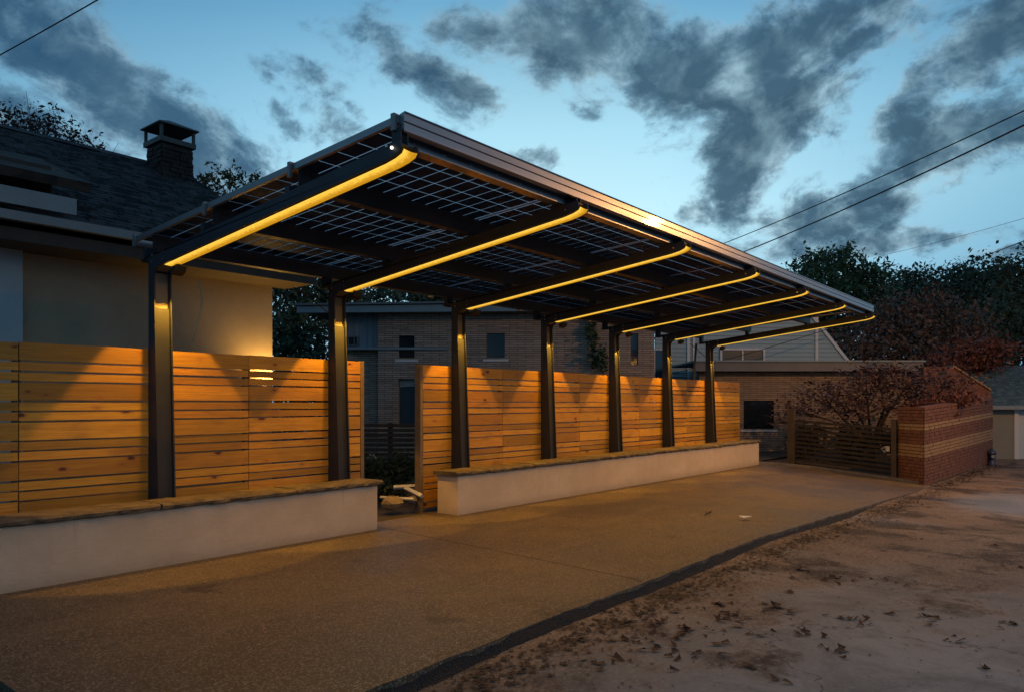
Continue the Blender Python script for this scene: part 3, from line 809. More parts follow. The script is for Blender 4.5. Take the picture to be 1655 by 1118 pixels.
# solar panels: six bays of three rows; cells of the four that show largest are separate pieces
ROWS = [(3.75, 4.955), (4.985, 6.235), (6.265, 7.60)]
NXC, NYC = 12, 5
def tilt_box(m, xa, xb, ya, yb, lo, hi):
    m.hexa([(xa, ya, top_z(ya) + lo), (xb, ya, top_z(ya) + lo), (xb, yb, top_z(yb) + lo), (xa, yb, top_z(yb) + lo),
            (xa, ya, top_z(ya) + hi), (xb, ya, top_z(ya) + hi), (xb, yb, top_z(yb) + hi), (xa, yb, top_z(yb) + hi)])
    return m
bounds = [FX[i] + 0.085 for i in range(7)]; bounds[0] = RX0 + 0.002; bounds[6] = RX1 - 0.004
for r, (ya, yb) in enumerate(ROWS):
    for i in range(6):
        xa, xb = bounds[i] + 0.007, bounds[i + 1] - 0.007
        gl = tilt_box(MB(), xa, xb, ya, yb, -0.016, -0.010)
        p = obj('solar_panel', gl, 'glass_sheet', car)
        for u0, u1 in ((xa + 0.0005, xa + 0.010), (xb - 0.010, xb - 0.0005)):
            obj('panel_frame', tilt_box(MB(), u0, u1, ya, yb, -0.0235, -0.0165), 'rail_aluminium', p)
        for v0, v1 in ((ya + 0.0005, ya + 0.022), (yb - 0.022, yb - 0.0005)):
            obj('panel_frame', tilt_box(MB(), xa + 0.0105, xb - 0.0105, v0, v1, -0.0185, -0.0165), 'dark_steel', p)
        cw = (xb - xa - 0.05) / NXC; ch = (yb - ya - 0.05) / NYC; gp = 0.0082
        single = r == 0 and i < 4
        cb = MB()
        for a in range(NXC):
            for b in range(NYC):
                x0 = xa + 0.025 + a * cw + gp; x1 = xa + 0.025 + (a + 1) * cw - gp
                y0 = ya + 0.025 + b * ch + gp; y1 = ya + 0.025 + (b + 1) * ch - gp
                if single:
                    obj('solar_cell', tilt_box(MB(), x0, x1, y0, y1, -0.022, -0.018), 'solar_cell', p)
                else:
                    tilt_box(cb, x0, x1, y0, y1, -0.022, -0.018)
        if not single:
            obj('cell_grid', cb, 'solar_cell', p, kind='stuff')
for X in (FX[1] - 0.02, FX[6] - 0.02):       # thin brace behind the column head
    obj('brace', MB().tube([(X - 0.28, 7.42, 2.80), (X + 0.02, 7.21, 2.52)], 0.008, 6), 'dark_steel', car)
obj('brace', MB().tube([(FX[6] - 0.15, 7.45, 1.6), (FX[6] - 0.02, 7.42, 2.83)], 0.028, 6), 'dark_steel', car)

# dangling pale green cable beside the first column
tag(obj('loose_cable', MB().tube([(4.14, 7.75, 2.78), (4.17, 7.75, 2.70), (4.19, 7.75, 2.6), (4.18, 7.75, 2.48), (4.14, 7.75, 2.36), (4.10, 7.75, 2.25), (4.085, 7.75, 2.12)], 0.008, 6), 'cable_green', smooth=True),
    'thin pale green cable hanging loose just right of the nearest post', 'cable')

# ------------------------------------------------------------------ stucco house on the left
hs = thing('stucco_house', (3.4, 10.5, 0), 'tan stucco house behind the left fence with dark shingle roof and chimney', 'house')
HY0 = 9.3
w = MB(); w.box(2.93, 6.08, HY0, 15.3, -0.3, 3.30)
obj('wall', w, 'stucco', hs)
obj('side_wall', MB().box(-3.0, 2.92, HY0 - 0.12, 15.2, -0.3, 3.27), 'pale_panel', hs, label='wall section at the far left edge, sky light painted in as pale blue')  # bluish sky light on this wall is put into its pale colour
gb = MB(); gb.prism_x([(HY0 + 0.01, 3.30), (15.29, 3.30), (12.3, 5.28)], 5.9, 6.07); obj('gable', gb, 'stucco', hs)
EY, EZ, RY, RZ = 8.62, 3.37, 12.3, 5.40
slope = (RZ - EZ) / (RY - EY)
rb = MB(); rb.prism_x([(EY + 0.03, EZ - 0.05), (RY, RZ - 0.05), (15.9, EZ - 0.03), (15.9, EZ - 0.13), (RY, RZ - 0.15), (EY + 0.03, EZ - 0.14)], -4.0, 6.38)
rf = obj('roof', rb, 'dark_shingle', hs)
sh = MB(); rr = random.Random(21)
n_rows = 34
for k in range(n_rows):
    y0 = EY + 0.02 + (RY - EY) * k / n_rows; y1 = EY + (RY - EY) * (k + 1.5) / n_rows
    if y1 > RY: y1 = RY
    x = -4.0 + rr.uniform(0, 0.1)
    while x < 6.38:
        wd = rr.uniform(0.12, 0.26); xe = min(x + wd, 6.40); lift = rr.uniform(0.004, 0.03)
        zf0 = EZ + (y0 - EY) * slope - 0.045; zf1 = EZ + (y1 - EY) * slope - 0.045
        yj = y0 - rr.uniform(0, 0.012)
        sh.hexa([(x, yj, zf0), (xe, yj, zf0), (xe, y1, zf1), (x, y1, zf1), (x, yj, zf0 + 0.022 + lift), (xe, yj, zf0 + 0.022 + lift), (xe, y1, zf1 + 0.006), (x, y1, zf1 + 0.006)])
        x = xe + 0.008
obj('shingles', sh, 'shingle', rf, kind='stuff')
obj('ridge_cap', MB().prism_x([(RY - 0.10, RZ - 0.045), (RY, RZ + 0.03), (RY + 0.10, RZ - 0.045)], -4.0, 6.40), 'shingle', rf)
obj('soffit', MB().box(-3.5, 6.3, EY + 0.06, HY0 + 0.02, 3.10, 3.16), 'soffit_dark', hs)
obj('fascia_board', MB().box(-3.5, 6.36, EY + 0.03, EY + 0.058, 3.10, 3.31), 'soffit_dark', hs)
gt = MB(); gt.prism_x([(EY - 0.10, 3.375), (EY - 0.08, 3.375), (EY - 0.075, 3.30), (EY + 0.015, 3.30), (EY + 0.015, 3.36), (EY + 0.025, 3.36), (EY + 0.025, 3.285), (EY - 0.085, 3.285)], -3.5, 6.38)
obj('gutter', gt, 'gutter_white', hs)
# raised roof piece with a white board at the far left
dm = MB(); dm.prism_x([(8.50, 3.70), (8.46, 3.79), (9.9, 4.35), (9.9, 4.22)], -3.5, 3.34)
obj('shed_roof', dm, 'dark_shingle', hs)
obj('shed_board', MB().box(-3.5, 3.20, 8.49, 8.53, 3.43, 3.60), 'gutter_white', hs)
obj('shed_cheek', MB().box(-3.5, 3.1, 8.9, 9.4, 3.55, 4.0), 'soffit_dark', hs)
# chimney with its hipped cap
CX, CY = 5.93, 12.0
ch = MB(); ch.box(CX - 0.245, CX + 0.245, CY - 0.245, CY + 0.245, 4.6, 5.615)
co = obj('chimney', ch, 'chimney_stone', hs)
st = MB(); rr = random.Random(4)
for k in range(14):
    z0 = 4.62 + k * 0.069
    for side in range(4):
        u = -0.25
        while u < 0.235:
            l = rr.uniform(0.08, 0.2); ue = min(u + l, 0.255); d = 0.245 + rr.uniform(0.012, 0.04)
            if side == 0: st.box(CX + u, CX + ue - 0.01, CY - d, CY - 0.243, z0, z0 + 0.06)
            elif side == 1: st.box(CX - d, CX - 0.243, CY + u, CY + ue - 0.01, z0, z0 + 0.06)
            elif side == 2: st.box(CX + 0.243, CX + d, CY + u, CY + ue - 0.01, z0, z0 + 0.06)
            u = ue
obj('chimney_stones', st, 'chimney_stone', co, kind='stuff')
obj('chimney_crown', MB().box(CX - 0.295, CX + 0.295, CY - 0.295, CY + 0.295, 5.62, 5.70), 'cap_metal', co)
cc = MB()
for sx in (-1, 1):
    for sy in (-1, 1):
        cc.box(CX + sx * 0.265 - 0.02, CX + sx * 0.265 + 0.02, CY + sy * 0.265 - 0.02, CY + sy * 0.265 + 0.02, 5.702, 5.90)
obj('cap_legs', cc, 'cap_metal', co)
hp = MB(); hp.add([(CX - 0.33, CY - 0.33, 5.90), (CX + 0.33, CY - 0.33, 5.90), (CX + 0.33, CY + 0.33, 5.90), (CX - 0.33, CY + 0.33, 5.90), (CX, CY, 6.055),
                   (CX - 0.33, CY - 0.33, 5.92), (CX + 0.33, CY - 0.33, 5.92), (CX + 0.33, CY + 0.33, 5.92), (CX - 0.33, CY + 0.33, 5.92), (CX, CY, 6.08)],
                  [(0, 4, 1), (1, 4, 2), (2, 4, 3), (3, 4, 0), (5, 6, 9), (6, 7, 9), (7, 8, 9), (8, 5, 9), (0, 1, 6, 5), (1, 2, 7, 6), (2, 3, 8, 7), (3, 0, 5, 8)])
obj('chimney_cap', hp, 'cap_metal', co)
# small wall lamp low at the corner of the house, shining up the stucco (its glow shows above and through the fence)
wl_o = obj('wall_lamp', MB().lathe([(0.0005, -0.09), (0.04, -0.08), (0.05, 0.0), (0.044, 0.0), (0.04, -0.02), (0.0005, -0.02)], 12, (5.97, 9.20, 1.60)), 'cap_metal', hs)
obj('bracket', MB().box(5.955, 5.985, 9.25, 9.30, 1.53, 1.58), 'cap_metal', wl_o)
ld = bpy.data.lights.new('corner_lamp', 'SPOT'); ld.energy = 95.0; ld.color = (1.0, 0.56, 0.12); ld.spot_size = math.radians(150); ld.spot_blend = 0.8; ld.shadow_soft_size = 0.03
lo = bpy.data.objects.new('corner_lamp', ld); COL.objects.link(lo); lo.location = (5.97, 9.14, 1.66); lo.rotation_euler = (math.radians(180), 0, 0); lo.parent = wl_o

# ------------------------------------------------------------------ buildings behind (aligned to their own street)
BR = AZ - PI / 2
def loc(lat, dep, z=0.0):
    return FV * dep + RV * lat + Vector((0, 0, z))
def Lx(px, dep): return (px - 827.5) / 1195 * dep
def Lz(py, dep): return CAMZ + (651 - py) / 1195 * dep
def window(par, x0, x1, z0, z1, y, glass, frame='window_frame', sill='white_trim', bars=0, fw=0.05):
    m = MB()
    m.box(x0 - fw, x0, y - 0.05, y + 0.05, z0 - fw, z1 + fw); m.box(x1, x1 + fw, y - 0.05, y + 0.05, z0 - fw, z1 + fw)
    m.box(x0, x1, y - 0.05, y + 0.05, z1, z1 + fw); m.box(x0, x1, y - 0.05, y + 0.05, z0 - fw, z0)
    for k in range(bars):
        c = lerp(x0, x1, (k + 1) / (bars + 1)); m.box(c - 0.025, c + 0.025, y - 0.04, y + 0.03, z0, z1)
    wo = obj('window', m, frame, par)
    obj('pane', MB().box(x0, x1, y + 0.0, y + 0.015, z0, z1), glass, wo)
    if sill: obj('sill', MB().box(x0 - 0.10, x1 + 0.10, y - 0.11, y + 0.0, z0 - fw - 0.06, z0 - fw - 0.002), sill, wo)

D = 20.0                                          # two-storey building behind the fence
base = loc(0, D)
b1 = thing('brick_building', base, 'two-storey building of thin dark brick behind the fences, with square windows and flat roof', 'building', rotz=BR)
xl, xm, xr = Lx(612, D), Lx(612, D) + 0.01, Lx(1056, D)
wm = MB()
ztop = Lz(500, D)
def wall_with_holes(m, x0, x1, z0, z1, y, th, holes):
    xs = sorted({x0, x1} | {h[0] for h in holes} | {h[1] for h in holes})
    for a, b in zip(xs, xs[1:]):
        c = (a + b) / 2; zc = z0
        for h in sorted([h for h in holes if h[0] <= c <= h[1]], key=lambda h: h[2]):
            if h[2] > zc: m.box(a, b, y, y + th, zc, h[2])
            zc = h[3]
        if zc < z1: m.box(a, b, y, y + th, zc, z1)
wA = (Lx(787, D), Lx(816, D), Lz(578, D), Lz(539, D))
wB = (Lx(646, D), Lx(671, D), Lz(579, D), Lz(543, D))
wC = (Lx(1018, D), Lx(1030, D), Lz(590, D), Lz(540, D))
dB = (Lx(645, D), Lx(683, D), Lz(690, D), Lz(612, D))
wall_with_holes(wm, xm, xr, -0.8, ztop, -0.15, 0.3, [wA, wB, wC, dB])
obj('wall', wm, 'ledge_brick', b1)
wl = MB(); wl.box(Lx(555, D), xl - 0.02, 0.1, 0.4, -0.8, Lz(562, D)); wl.box(xl, xm + 0.3, 0.16, 0.6, -0.8, ztop)
obj('return_wall', wl, 'ledge_brick', b1)
ps = MB()
x = Lx(553, D)
while x < xl - 0.04:                              # vertical metal siding, ribs proud
    ps.box(x, min(x + 0.145, xl - 0.03), 0.05, 0.2, Lz(562, D) + 0.01, ztop - 0.02); ps.box(x + 0.146, min(x + 0.165, xl - 0.03), 0.03, 0.2, Lz(562, D) + 0.01, ztop - 0.02); x += 0.166
obj('metal_siding', ps, 'panel_siding', b1)
obj('ledge', MB().box(Lx(553, D), Lx(725, D), -0.19, 0.04, Lz(562, D) - 0.06, Lz(562, D)), 'blue_fascia', b1)
obj('upper_fascia', MB().hexa([(Lx(490, D), -0.6, Lz(510, D)), (Lx(1056, D), -0.6, Lz(506, D)), (Lx(1056, D), -0.4, Lz(506, D)), (Lx(490, D), -0.4, Lz(510, D)),
                               (Lx(490, D), -0.6, Lz(500, D)), (Lx(1056, D), -0.6, Lz(492, D)), (Lx(1056, D), -0.4, Lz(492, D)), (Lx(490, D), -0.4, Lz(500, D))]), 'blue_fascia', b1)
obj('flat_roof', MB().hexa([(Lx(487, D), -0.68, Lz(499, D)), (Lx(1060, D), -0.68, Lz(491, D)), (Lx(1060, D), 6, Lz(491, D)), (Lx(487, D), 6, Lz(499, D)),
                            (Lx(487, D), -0.68, Lz(496, D)), (Lx(1060, D), -0.68, Lz(488, D)), (Lx(1060, D), 6, Lz(488, D)), (Lx(487, D), 6, Lz(496, D))]), 'slate_fascia', b1)
window(b1, *wA[:2], *wA[2:], -0.06, 'dark_glass', fw=0.045)
window(b1, *wB[:2], *wB[2:], -0.06, 'dark_glass', fw=0.04)
window(b1, *wC[:2], *wC[2:], -0.06, 'blue_glass', sill=None, fw=0.03)
window(b1, Lx(557, D), Lx(577, D), Lz(557, D), Lz(545, D), 0.04, 'dark_glass', sill=None, fw=0.03)
dp = MB(); dp.box(dB[0] + 0.02, dB[1] - 0.02, -0.02, 0.05, Lz(624, D), Lz(612, D) - 0.02)
obj('spandrel_panel', dp, 'blue_fascia', b1)
dg = MB(); dg.box(dB[0] + 0.02, dB[1] - 0.02, 0.02, 0.05, dB[2], Lz(624, D) - 0.01)
obj('door', dg, 'blue_glass', b1)
vn = None

D2 = 23.0                                         # low brick building behind the gate
b2 = thing('low_brick_building', loc(Lx(1300, D2), D2, -0.1), 'low tan brick building beyond the far end of the carport with a slate fascia', 'building', rotz=BR)
ox = Lx(1300, D2)
wD = (Lx(1202, D2) - ox, Lx(1251, D2) - ox, Lz(692, D2) + 0.1, Lz(647, D2) + 0.1)
wm = MB(); wall_with_holes(wm, Lx(1130, D2) - ox, Lx(1528, D2) - ox, -0.7, Lz(600, D2) + 0.1, 0, 0.25, [wD])
obj('wall', wm, 'tan_ledge', b2)
obj('fascia', MB().box(Lx(1120, D2) - ox, Lx(1482, D2) - ox, -0.35, -0.1, Lz(600, D2) + 0.1, Lz(586, D2) + 0.1), 'slate_fascia', b2)
obj('roof_edge', MB().box(Lx(1118, D2) - ox, Lx(1485, D2) - ox, -0.40, 3.5, Lz(585.8, D2) + 0.1, Lz(583, D2) + 0.1), 'blue_fascia', b2)
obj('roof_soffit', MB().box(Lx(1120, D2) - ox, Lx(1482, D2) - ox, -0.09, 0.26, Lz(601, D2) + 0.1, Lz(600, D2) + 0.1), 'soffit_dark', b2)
window(b2, *wD[:2], *wD[2:], 0.08, 'dark_glass', fw=0.035)
# sloping brick parapet at its right end
pp = MB(); a0, a1 = Lx(1475, D2) - ox, Lx(1580, D2) - ox
pp.prism_y([(a0, -0.4), (a1, -0.4), (a1, Lz(632, D2) + 0.1), (Lx(1520, D2) - ox, Lz(594, D2) + 0.1), (a0, Lz(594, D2) + 0.1)], -0.62, -0.42)
obj('parapet', pp, 'brick_red', b2)
cp = MB()
for k in range(9):
    u0, u1 = k / 9, (k + 0.9) / 9
    xa = lerp(Lx(1520, D2) - ox, a1, u0); xb = lerp(Lx(1520, D2) - ox, a1, u1); za = lerp(Lz(594, D2), Lz(632, D2), u0) + 0.1; zb = lerp(Lz(594, D2), Lz(632, D2), u1) + 0.1
    cp.hexa([(xa, -0.68, za + 0.003), (xb, -0.68, zb + 0.003), (xb, -0.36, zb + 0.003), (xa, -0.36, za + 0.003), (xa, -0.68, za + 0.06), (xb, -0.68, zb + 0.06), (xb, -0.36, zb + 0.06), (xa, -0.36, za + 0.06)])
obj('coping', cp, 'brick_buff', b2)

D3 = 27.0                                         # blue siding house beyond
b3 = thing('siding_house', loc(Lx(1210, D3), D3, 0), 'blue-grey sided gabled house beyond the far end of the carport, with white window trim', 'house', rotz=BR)
ox = Lx(1210, D3)
def X3(px): return Lx(px, D3) - ox
zroof = Lz(430, D3)
sd_ = MB(); z = 0.0
top_pts = lambda zz: X3(1366) - (X3(1366) - X3(1300)) * clamp((zz - Lz(583, D3)) / (Lz(500, D3) - Lz(583, D3)))
while z < Lz(505, D3):
    z1 = z + 0.15
    sd_.hexa([(X3(1060), -0.03, z), (top_pts(z), -0.03, z), (top_pts(z), 0.2, z), (X3(1060), 0.2, z), (X3(1060), 0.0, z1 - 0.004), (top_pts(z1), 0.0, z1 - 0.004), (top_pts(z1), 0.2, z1 - 0.004), (X3(1060), 0.2, z1 - 0.004)])
    z = z1
obj('wall', sd_, 'blue_siding', b3)
tr = MB()
for px, wd in ((1112, 4), (1121, 4), (1319, 4.5)):
    tr.box(X3(px - wd / 2), X3(px + wd / 2), -0.07, -0.032, 0, Lz(505, D3))
obj('corner_trim', tr, 'white_trim', b3)
obj('rake_board', MB().hexa([(X3(1366), -0.09, Lz(583, D3)), (X3(1372), -0.09, Lz(583, D3)), (X3(1372), 0.3, Lz(583, D3)), (X3(1366), 0.3, Lz(583, D3)), (X3(1300), -0.09, Lz(500, D3)), (X3(1306), -0.09, Lz(500, D3)), (X3(1306), 0.3, Lz(500, D3)), (X3(1300), 0.3, Lz(500, D3))]), 'white_trim', b3)
window(b3, X3(1166), X3(1232), Lz(582, D3), Lz(566, D3), -0.06, 'warm_glass', 'white_trim', None, 1, 0.07)
window(b3, X3(1058), X3(1082), Lz(640, D3), Lz(566, D3), -0.06, 'blue_glass', 'white_trim', None, 0, 0.05)

D4 = 24.0                                         # small garage at the right edge
b4 = thing('garage', loc(Lx(1650, D4), D4, -0.5), 'small grey garage with a teal shingle roof at the right edge, beyond the brick wall', 'garage', rotz=BR)
ox = Lx(1650, D4)
def X4(px): return Lx(px, D4) - ox
def Z4(py): return Lz(py, D4) + 0.5
obj('wall', MB().box(X4(1560), X4(1638), 0, 0.2, -0.1, Z4(660)), 'grey_siding', b4)
obj('door_trim', MB().box(X4(1638), X4(1645), -0.05, 0.2, -0.1, Z4(662)), 'white_trim', b4)
obj('garage_door', MB().box(X4(1645.2), X4(1760), 0.05, 0.15, -0.1, Z4(662)), 'pale_panel', b4)
obj('gutter', MB().box(X4(1550), X4(1800), -0.35, -0.2, Z4(661), Z4(655)), 'gutter_white', b4)
rs = MB(); rr = random.Random(8)
nr = 16
for k in range(nr):
    u0, u1 = k / nr, (k + 1.3) / nr
    ya, yb = lerp(-0.3, 2.6, u0), lerp(-0.3, 2.6, min(u1, 1)); za, zb = lerp(Z4(657), Z4(594) + 0.2, u0), lerp(Z4(657), Z4(594) + 0.2, min(u1, 1))
    x = X4(1545) + rr.uniform(0, 0.15)
    while x < X4(1810):
        xe = x + rr.uniform(0.18, 0.34); l = rr.uniform(0, 0.01)
        rs.hexa([(x, ya, za), (xe, ya, za), (xe, yb, zb), (x, yb, zb), (x, ya, za + 0.028 + l), (xe, ya, za + 0.028 + l), (xe, yb, zb + 0.006), (x, yb, zb + 0.006)])
        x = xe + 0.008
obj('roof', MB().prism_x([(-0.32, Z4(657) - 0.03), (2.6, Z4(594) + 0.17), (2.6, Z4(594) + 0.05), (-0.2, Z4(659))], X4(1545), X4(1812)), 'teal_shingle', b4)
obj('shingles', rs, 'teal_shingle', b4, kind='stuff')

# ------------------------------------------------------------------ brick garden wall with buff bands
bw = thing('brick_wall', (18.0, 3.09, -0.3), 'red brick garden wall with buff bands beside the lane, right of the slatted gate', 'wall')
A0 = Vector((18.0, 3.09, 0)); A1 = Vector((26.6, 2.72, 0)); A2 = Vector((18.66, 3.72, 0))
ZB = -0.33
def rise(u): return 1 + 0.145 * u
def brick_face(a, b, outward, nrow, H, uscale, red, buff, mor):
    d = b - a; L = d.length; d = d / L
    nrm = outward
    def P(s, off, z):
        q = a + d * s + nrm * off
        return (q.x, q.y, ZB + z * (rise(s / L) if uscale else 1))
    i0, i1 = (0.3, 0.0) if uscale else (0.0, 0.3)
    mor.hexa([P(i0, -0.2, -0.1), P(L - i1, -0.2, -0.1), P(L, 0, -0.1), P(0, 0, -0.1), P(i0, -0.2, H - 0.01), P(L - i1, -0.2, H - 0.01), P(L, 0, H - 0.01), P(0, 0, H - 0.01)])
    rh = H / nrow; rr = random.Random(int(L * 100))
    for k in range(nrow):
        s = -0.11 if k % 2 else 0.0
        tgt = buff if k in BUFF else red
        z0, z1 = k * rh + 0.008, (k + 1) * rh - 0.008
        if k == nrow - 1:
            while s < L - 0.02:
                e = min(s + 0.095, L); o = rr.uniform(0.016, 0.026); q = -min(0.24, 0.6 * (s if uscale else L - e))
                tgt.hexa([P(s, q, z0), P(e - .012, q, z0), P(e - .012, o, z0), P(s, o, z0), P(s, q, z1), P(e - .012, q, z1), P(e - .012, o, z1), P(s, o, z1)]); s = e
            continue
        while s < L - 0.02:
            e = min(s + 0.235, L); o = rr.uniform(0.008, 0.02); s0 = max(s, 0)
            if e - s0 > 0.03:
                tgt.hexa([P(s0, 0.0, z0), P(e - .012, 0.0, z0), P(e - .012, o, z0), P(s0, o, z0), P(s0, 0.0, z1), P(e - .012, 0.0, z1), P(e - .012, o, z1), P(s0, o, z1)])
            s = e
NR = 23
BUFF = {8, 9, 10, 11, 16, 17}
red, buff, mor = MB(), MB(), MB()
nA = Vector((-(A1 - A0).y, (A1 - A0).x, 0)).normalized(); nA = nA if nA.y < 0 else -nA
brick_face(A0, A1, nA, NR, 1.70, True, red, buff, mor)
nB = Vector((-(A2 - A0).y, (A2 - A0).x, 0)).normalized(); nB = nB if nB.x < 0 else -nB
brick_face(A2, A0, nB, NR, 1.70, False, red, buff, mor)
obj('mortar_core', mor, 'mortar', bw)
obj('red_bricks', red, 'brick_red', bw, kind='stuff')
obj('buff_bricks', buff, 'brick_buff', bw, kind='stuff')

# ------------------------------------------------------------------ slatted gate and kerb at the far end
gt = thing('slatted_gate', (18.6, 4.9, -0.15), 'dark horizontal slat gate with a silver latch between the brick wall and the low building', 'gate')
def gz(y, b, t_):    # heights along the gate, falling to the street
    u = (6.1 - y) / (6.1 - 3.78); return lerp(b[0], b[1], u), lerp(t_[0], t_[1], u)
nsl = 11
for k in range(nsl):
    m = MB()
    def zz(y, q):
        lo, hi = gz(y, (-0.06, -0.25), (1.10, 0.93)); return lo + (hi - lo) * q
    q0, q1 = k / nsl, (k + 0.56) / nsl
    m.hexa([(18.58, 6.0, zz(6.0, q0)), (18.58, 3.86, zz(3.86, q0)), (18.62, 3.86, zz(3.86, q0)), (18.62, 6.0, zz(6.0, q0)), (18.59, 6.0, zz(6.0, q1)), (18.59, 3.86, zz(3.86, q1)), (18.63, 3.86, zz(3.86, q1)), (18.63, 6.0, zz(6.0, q1))])
    obj('slat', m, 'gate_wood', gt)
obj('gate_post', MB().box(18.52, 18.68, 6.02, 6.18, -0.3, 1.30), 'gate_post_wood', gt)
obj('gate_post', MB().box(18.54, 18.68, 3.74, 3.85, -0.45, 1.08), 'gate_post_wood', gt)
la = MB(); la.tube([(18.56, 3.98, 0.33), (18.54, 4.05, 0.40), (18.55, 3.95, 0.46)], 0.022, 8); la.box(18.54, 18.577, 3.88, 3.96, 0.35, 0.47)
obj('latch', la, 'bolt_steel', gt, smooth=False)
kb = MB(); pts = [(17.64, 6.58), (18.15, 6.35), (18.42, 5.6), (18.42, 4.6), (18.36, 3.9), (18.05, 3.2)]
for (a, b) in zip(pts, pts[1:]):
    za, zb = slab_z(*a), slab_z(*b)
    d = Vector((b[0] - a[0], b[1] - a[1])).normalized(); nx, ny = -d.y * 0.10, d.x * 0.10
    kb.hexa([(a[0], a[1], za - 0.1), (b[0], b[1], zb - 0.1), (b[0] + nx, b[1] + ny, zb - 0.1), (a[0] + nx, a[1] + ny, za - 0.1), (a[0], a[1], za + 0.05), (b[0], b[1], zb + 0.05), (b[0] + nx, b[1] + ny, zb + 0.05), (a[0] + nx, a[1] + ny, za + 0.05)])
tag(obj('kerb', kb, 'stone_dark'), 'low curved kerb at the far end of the slab in front of the gate', 'kerb')

# blue hydrant at the far end of the brick wall
hp_ = at(1603, 753, 21.6)
hy = thing('fire_hydrant', hp_, 'small dark blue hydrant at the far end of the brick wall beside the grey garage', 'hydrant')
hz = hp_.z
obj('barrel', MB().lathe([(0.0005, -0.05), (0.13, -0.05), (0.13, 0.03), (0.095, 0.04), (0.095, 0.36), (0.125, 0.37), (0.125, 0.40), (0.09, 0.46), (0.03, 0.50), (0.03, 0.55), (0.0005, 0.55)], 14, tuple(hp_)), 'hydrant_blue', hy, smooth=True)
nz = MB(); nz.tube([(hp_.x - 0.16, hp_.y - 0.05, hz + 0.30), (hp_.x, hp_.y, hz + 0.30)], 0.05, 10); obj('nozzle', nz, 'galvanised', hy)

# ------------------------------------------------------------------ things seen through the opening
df = thing('dark_slat_fence', loc(Lx(630, 12.5), 12.5, 0), 'dark horizontal slat fence seen through the opening between the two pine fences', 'fence', rotz=BR)
for k in range(14):
    z0 = -0.02 + k * 0.082
    obj('slat', MB().box(-1.4, 1.2, R.uniform(-0.004, 0.004), 0.025, z0, z0 + 0.056), 'dark_slat', df)
for x in (-1.2, 0.0, 1.0): obj('post', MB().box(x - 0.04, x + 0.04, 0.03, 0.11, -0.1, 1.12), 'dark_slat', df)
def rock_mesh(sx, sy, sz, seed):
    rr = random.Random(seed); m = MB(); vs = []; n, k = 9, 6
    for j in range(k + 1):
        ph = PI * j / k
        for i in range(n):
            th = 2 * PI * i / n; q = 1 + rr.uniform(-0.16, 0.16)
            vs.append((sx * q * math.sin(ph) * math.cos(th), sy * q * math.sin(ph) * math.sin(th), sz * (0.35 + 0.65 * q) * math.cos(ph)))
    fs = [(j * n + i, j * n + (i + 1) % n, (j + 1) * n + (i + 1) % n, (j + 1) * n + i) for j in range(k) for i in range(n)]
    return m.add(vs, fs)
def rock(px, py, dep, s, seed, label, m='rock'):
    p = at(px, py, dep); o = obj('rock', rock_mesh(*s, seed), m); o.location = p; return tag(o, label, 'rock')
rock(634, 812, 9.75, (0.145, 0.12, 0.095), 3, 'tan angular boulder lying on the soil in the opening between the fences')
rock(596, 800, 10.0, (0.10, 0.10, 0.06), 5, 'small grey stone half hidden behind the end of the left wall', 'stone_dark')
rock(666, 808, 9.9, (0.08, 0.08, 0.06), 11, 'small dark stone beside the pale offcuts near the right fence end', 'stone_dark')
for (p0, p1, w_, lb) in (((636, 787, 10.2), (686, 784, 10.3), 0.030, 'upper pale strip of timber lying across the debris in the opening'),
                     ((655, 788, 10.1), (682, 801, 9.9), 0.034, 'pale timber offcut slanting down to the right fence end'),
                     ((615, 803, 10.0), (668, 806, 9.8), 0.022, 'thin pale rod lying low behind the tan boulder')):
    a, b = at(*p0), at(*p1); m = MB().tube([a, b], w_, 4)
    tag(obj('timber_offcut', m, 'pale_offcut'), lb, 'offcut')
pl = at(600, 739, 11.5)
tag(obj('garden_lamp', MB().lathe([(0.0005, 0.07), (0.03, 0.06), (0.09, 0.0), (0.09, -0.012), (0.02, -0.02), (0.015, -0.6), (0.0005, -0.6)], 12, tuple(pl)), 'pale_offcut', smooth=True), 'small pale capped garden light standing among the dark shrubs in the opening', 'garden light')
tag(obj('paper_scrap', MB().hexa([(9.07, 3.56, -0.012 + 0.02), (9.22, 3.52, 0.008), (9.24, 3.60, 0.008), (9.10, 3.64, 0.008), (9.07, 3.56, 0.012), (9.22, 3.52, 0.022), (9.24, 3.60, 0.012), (9.10, 3.64, 0.028)]), 'paper'), 'white paper scrap lying on the concrete slab near its street edge', 'paper')
tw = MB()
for k in range(5):
    x = 9.05 + 0.06 * k; tw.tube([(x, 4.10 + R.uniform(-.03, .03), 0.0), (x + 0.10, 4.13 + R.uniform(-.05, .05), 0.008)], 0.007, 5)
tag(obj('twig', tw, 'bark'), 'dark broken twig on the slab, farther in than the paper scrap', 'twig')

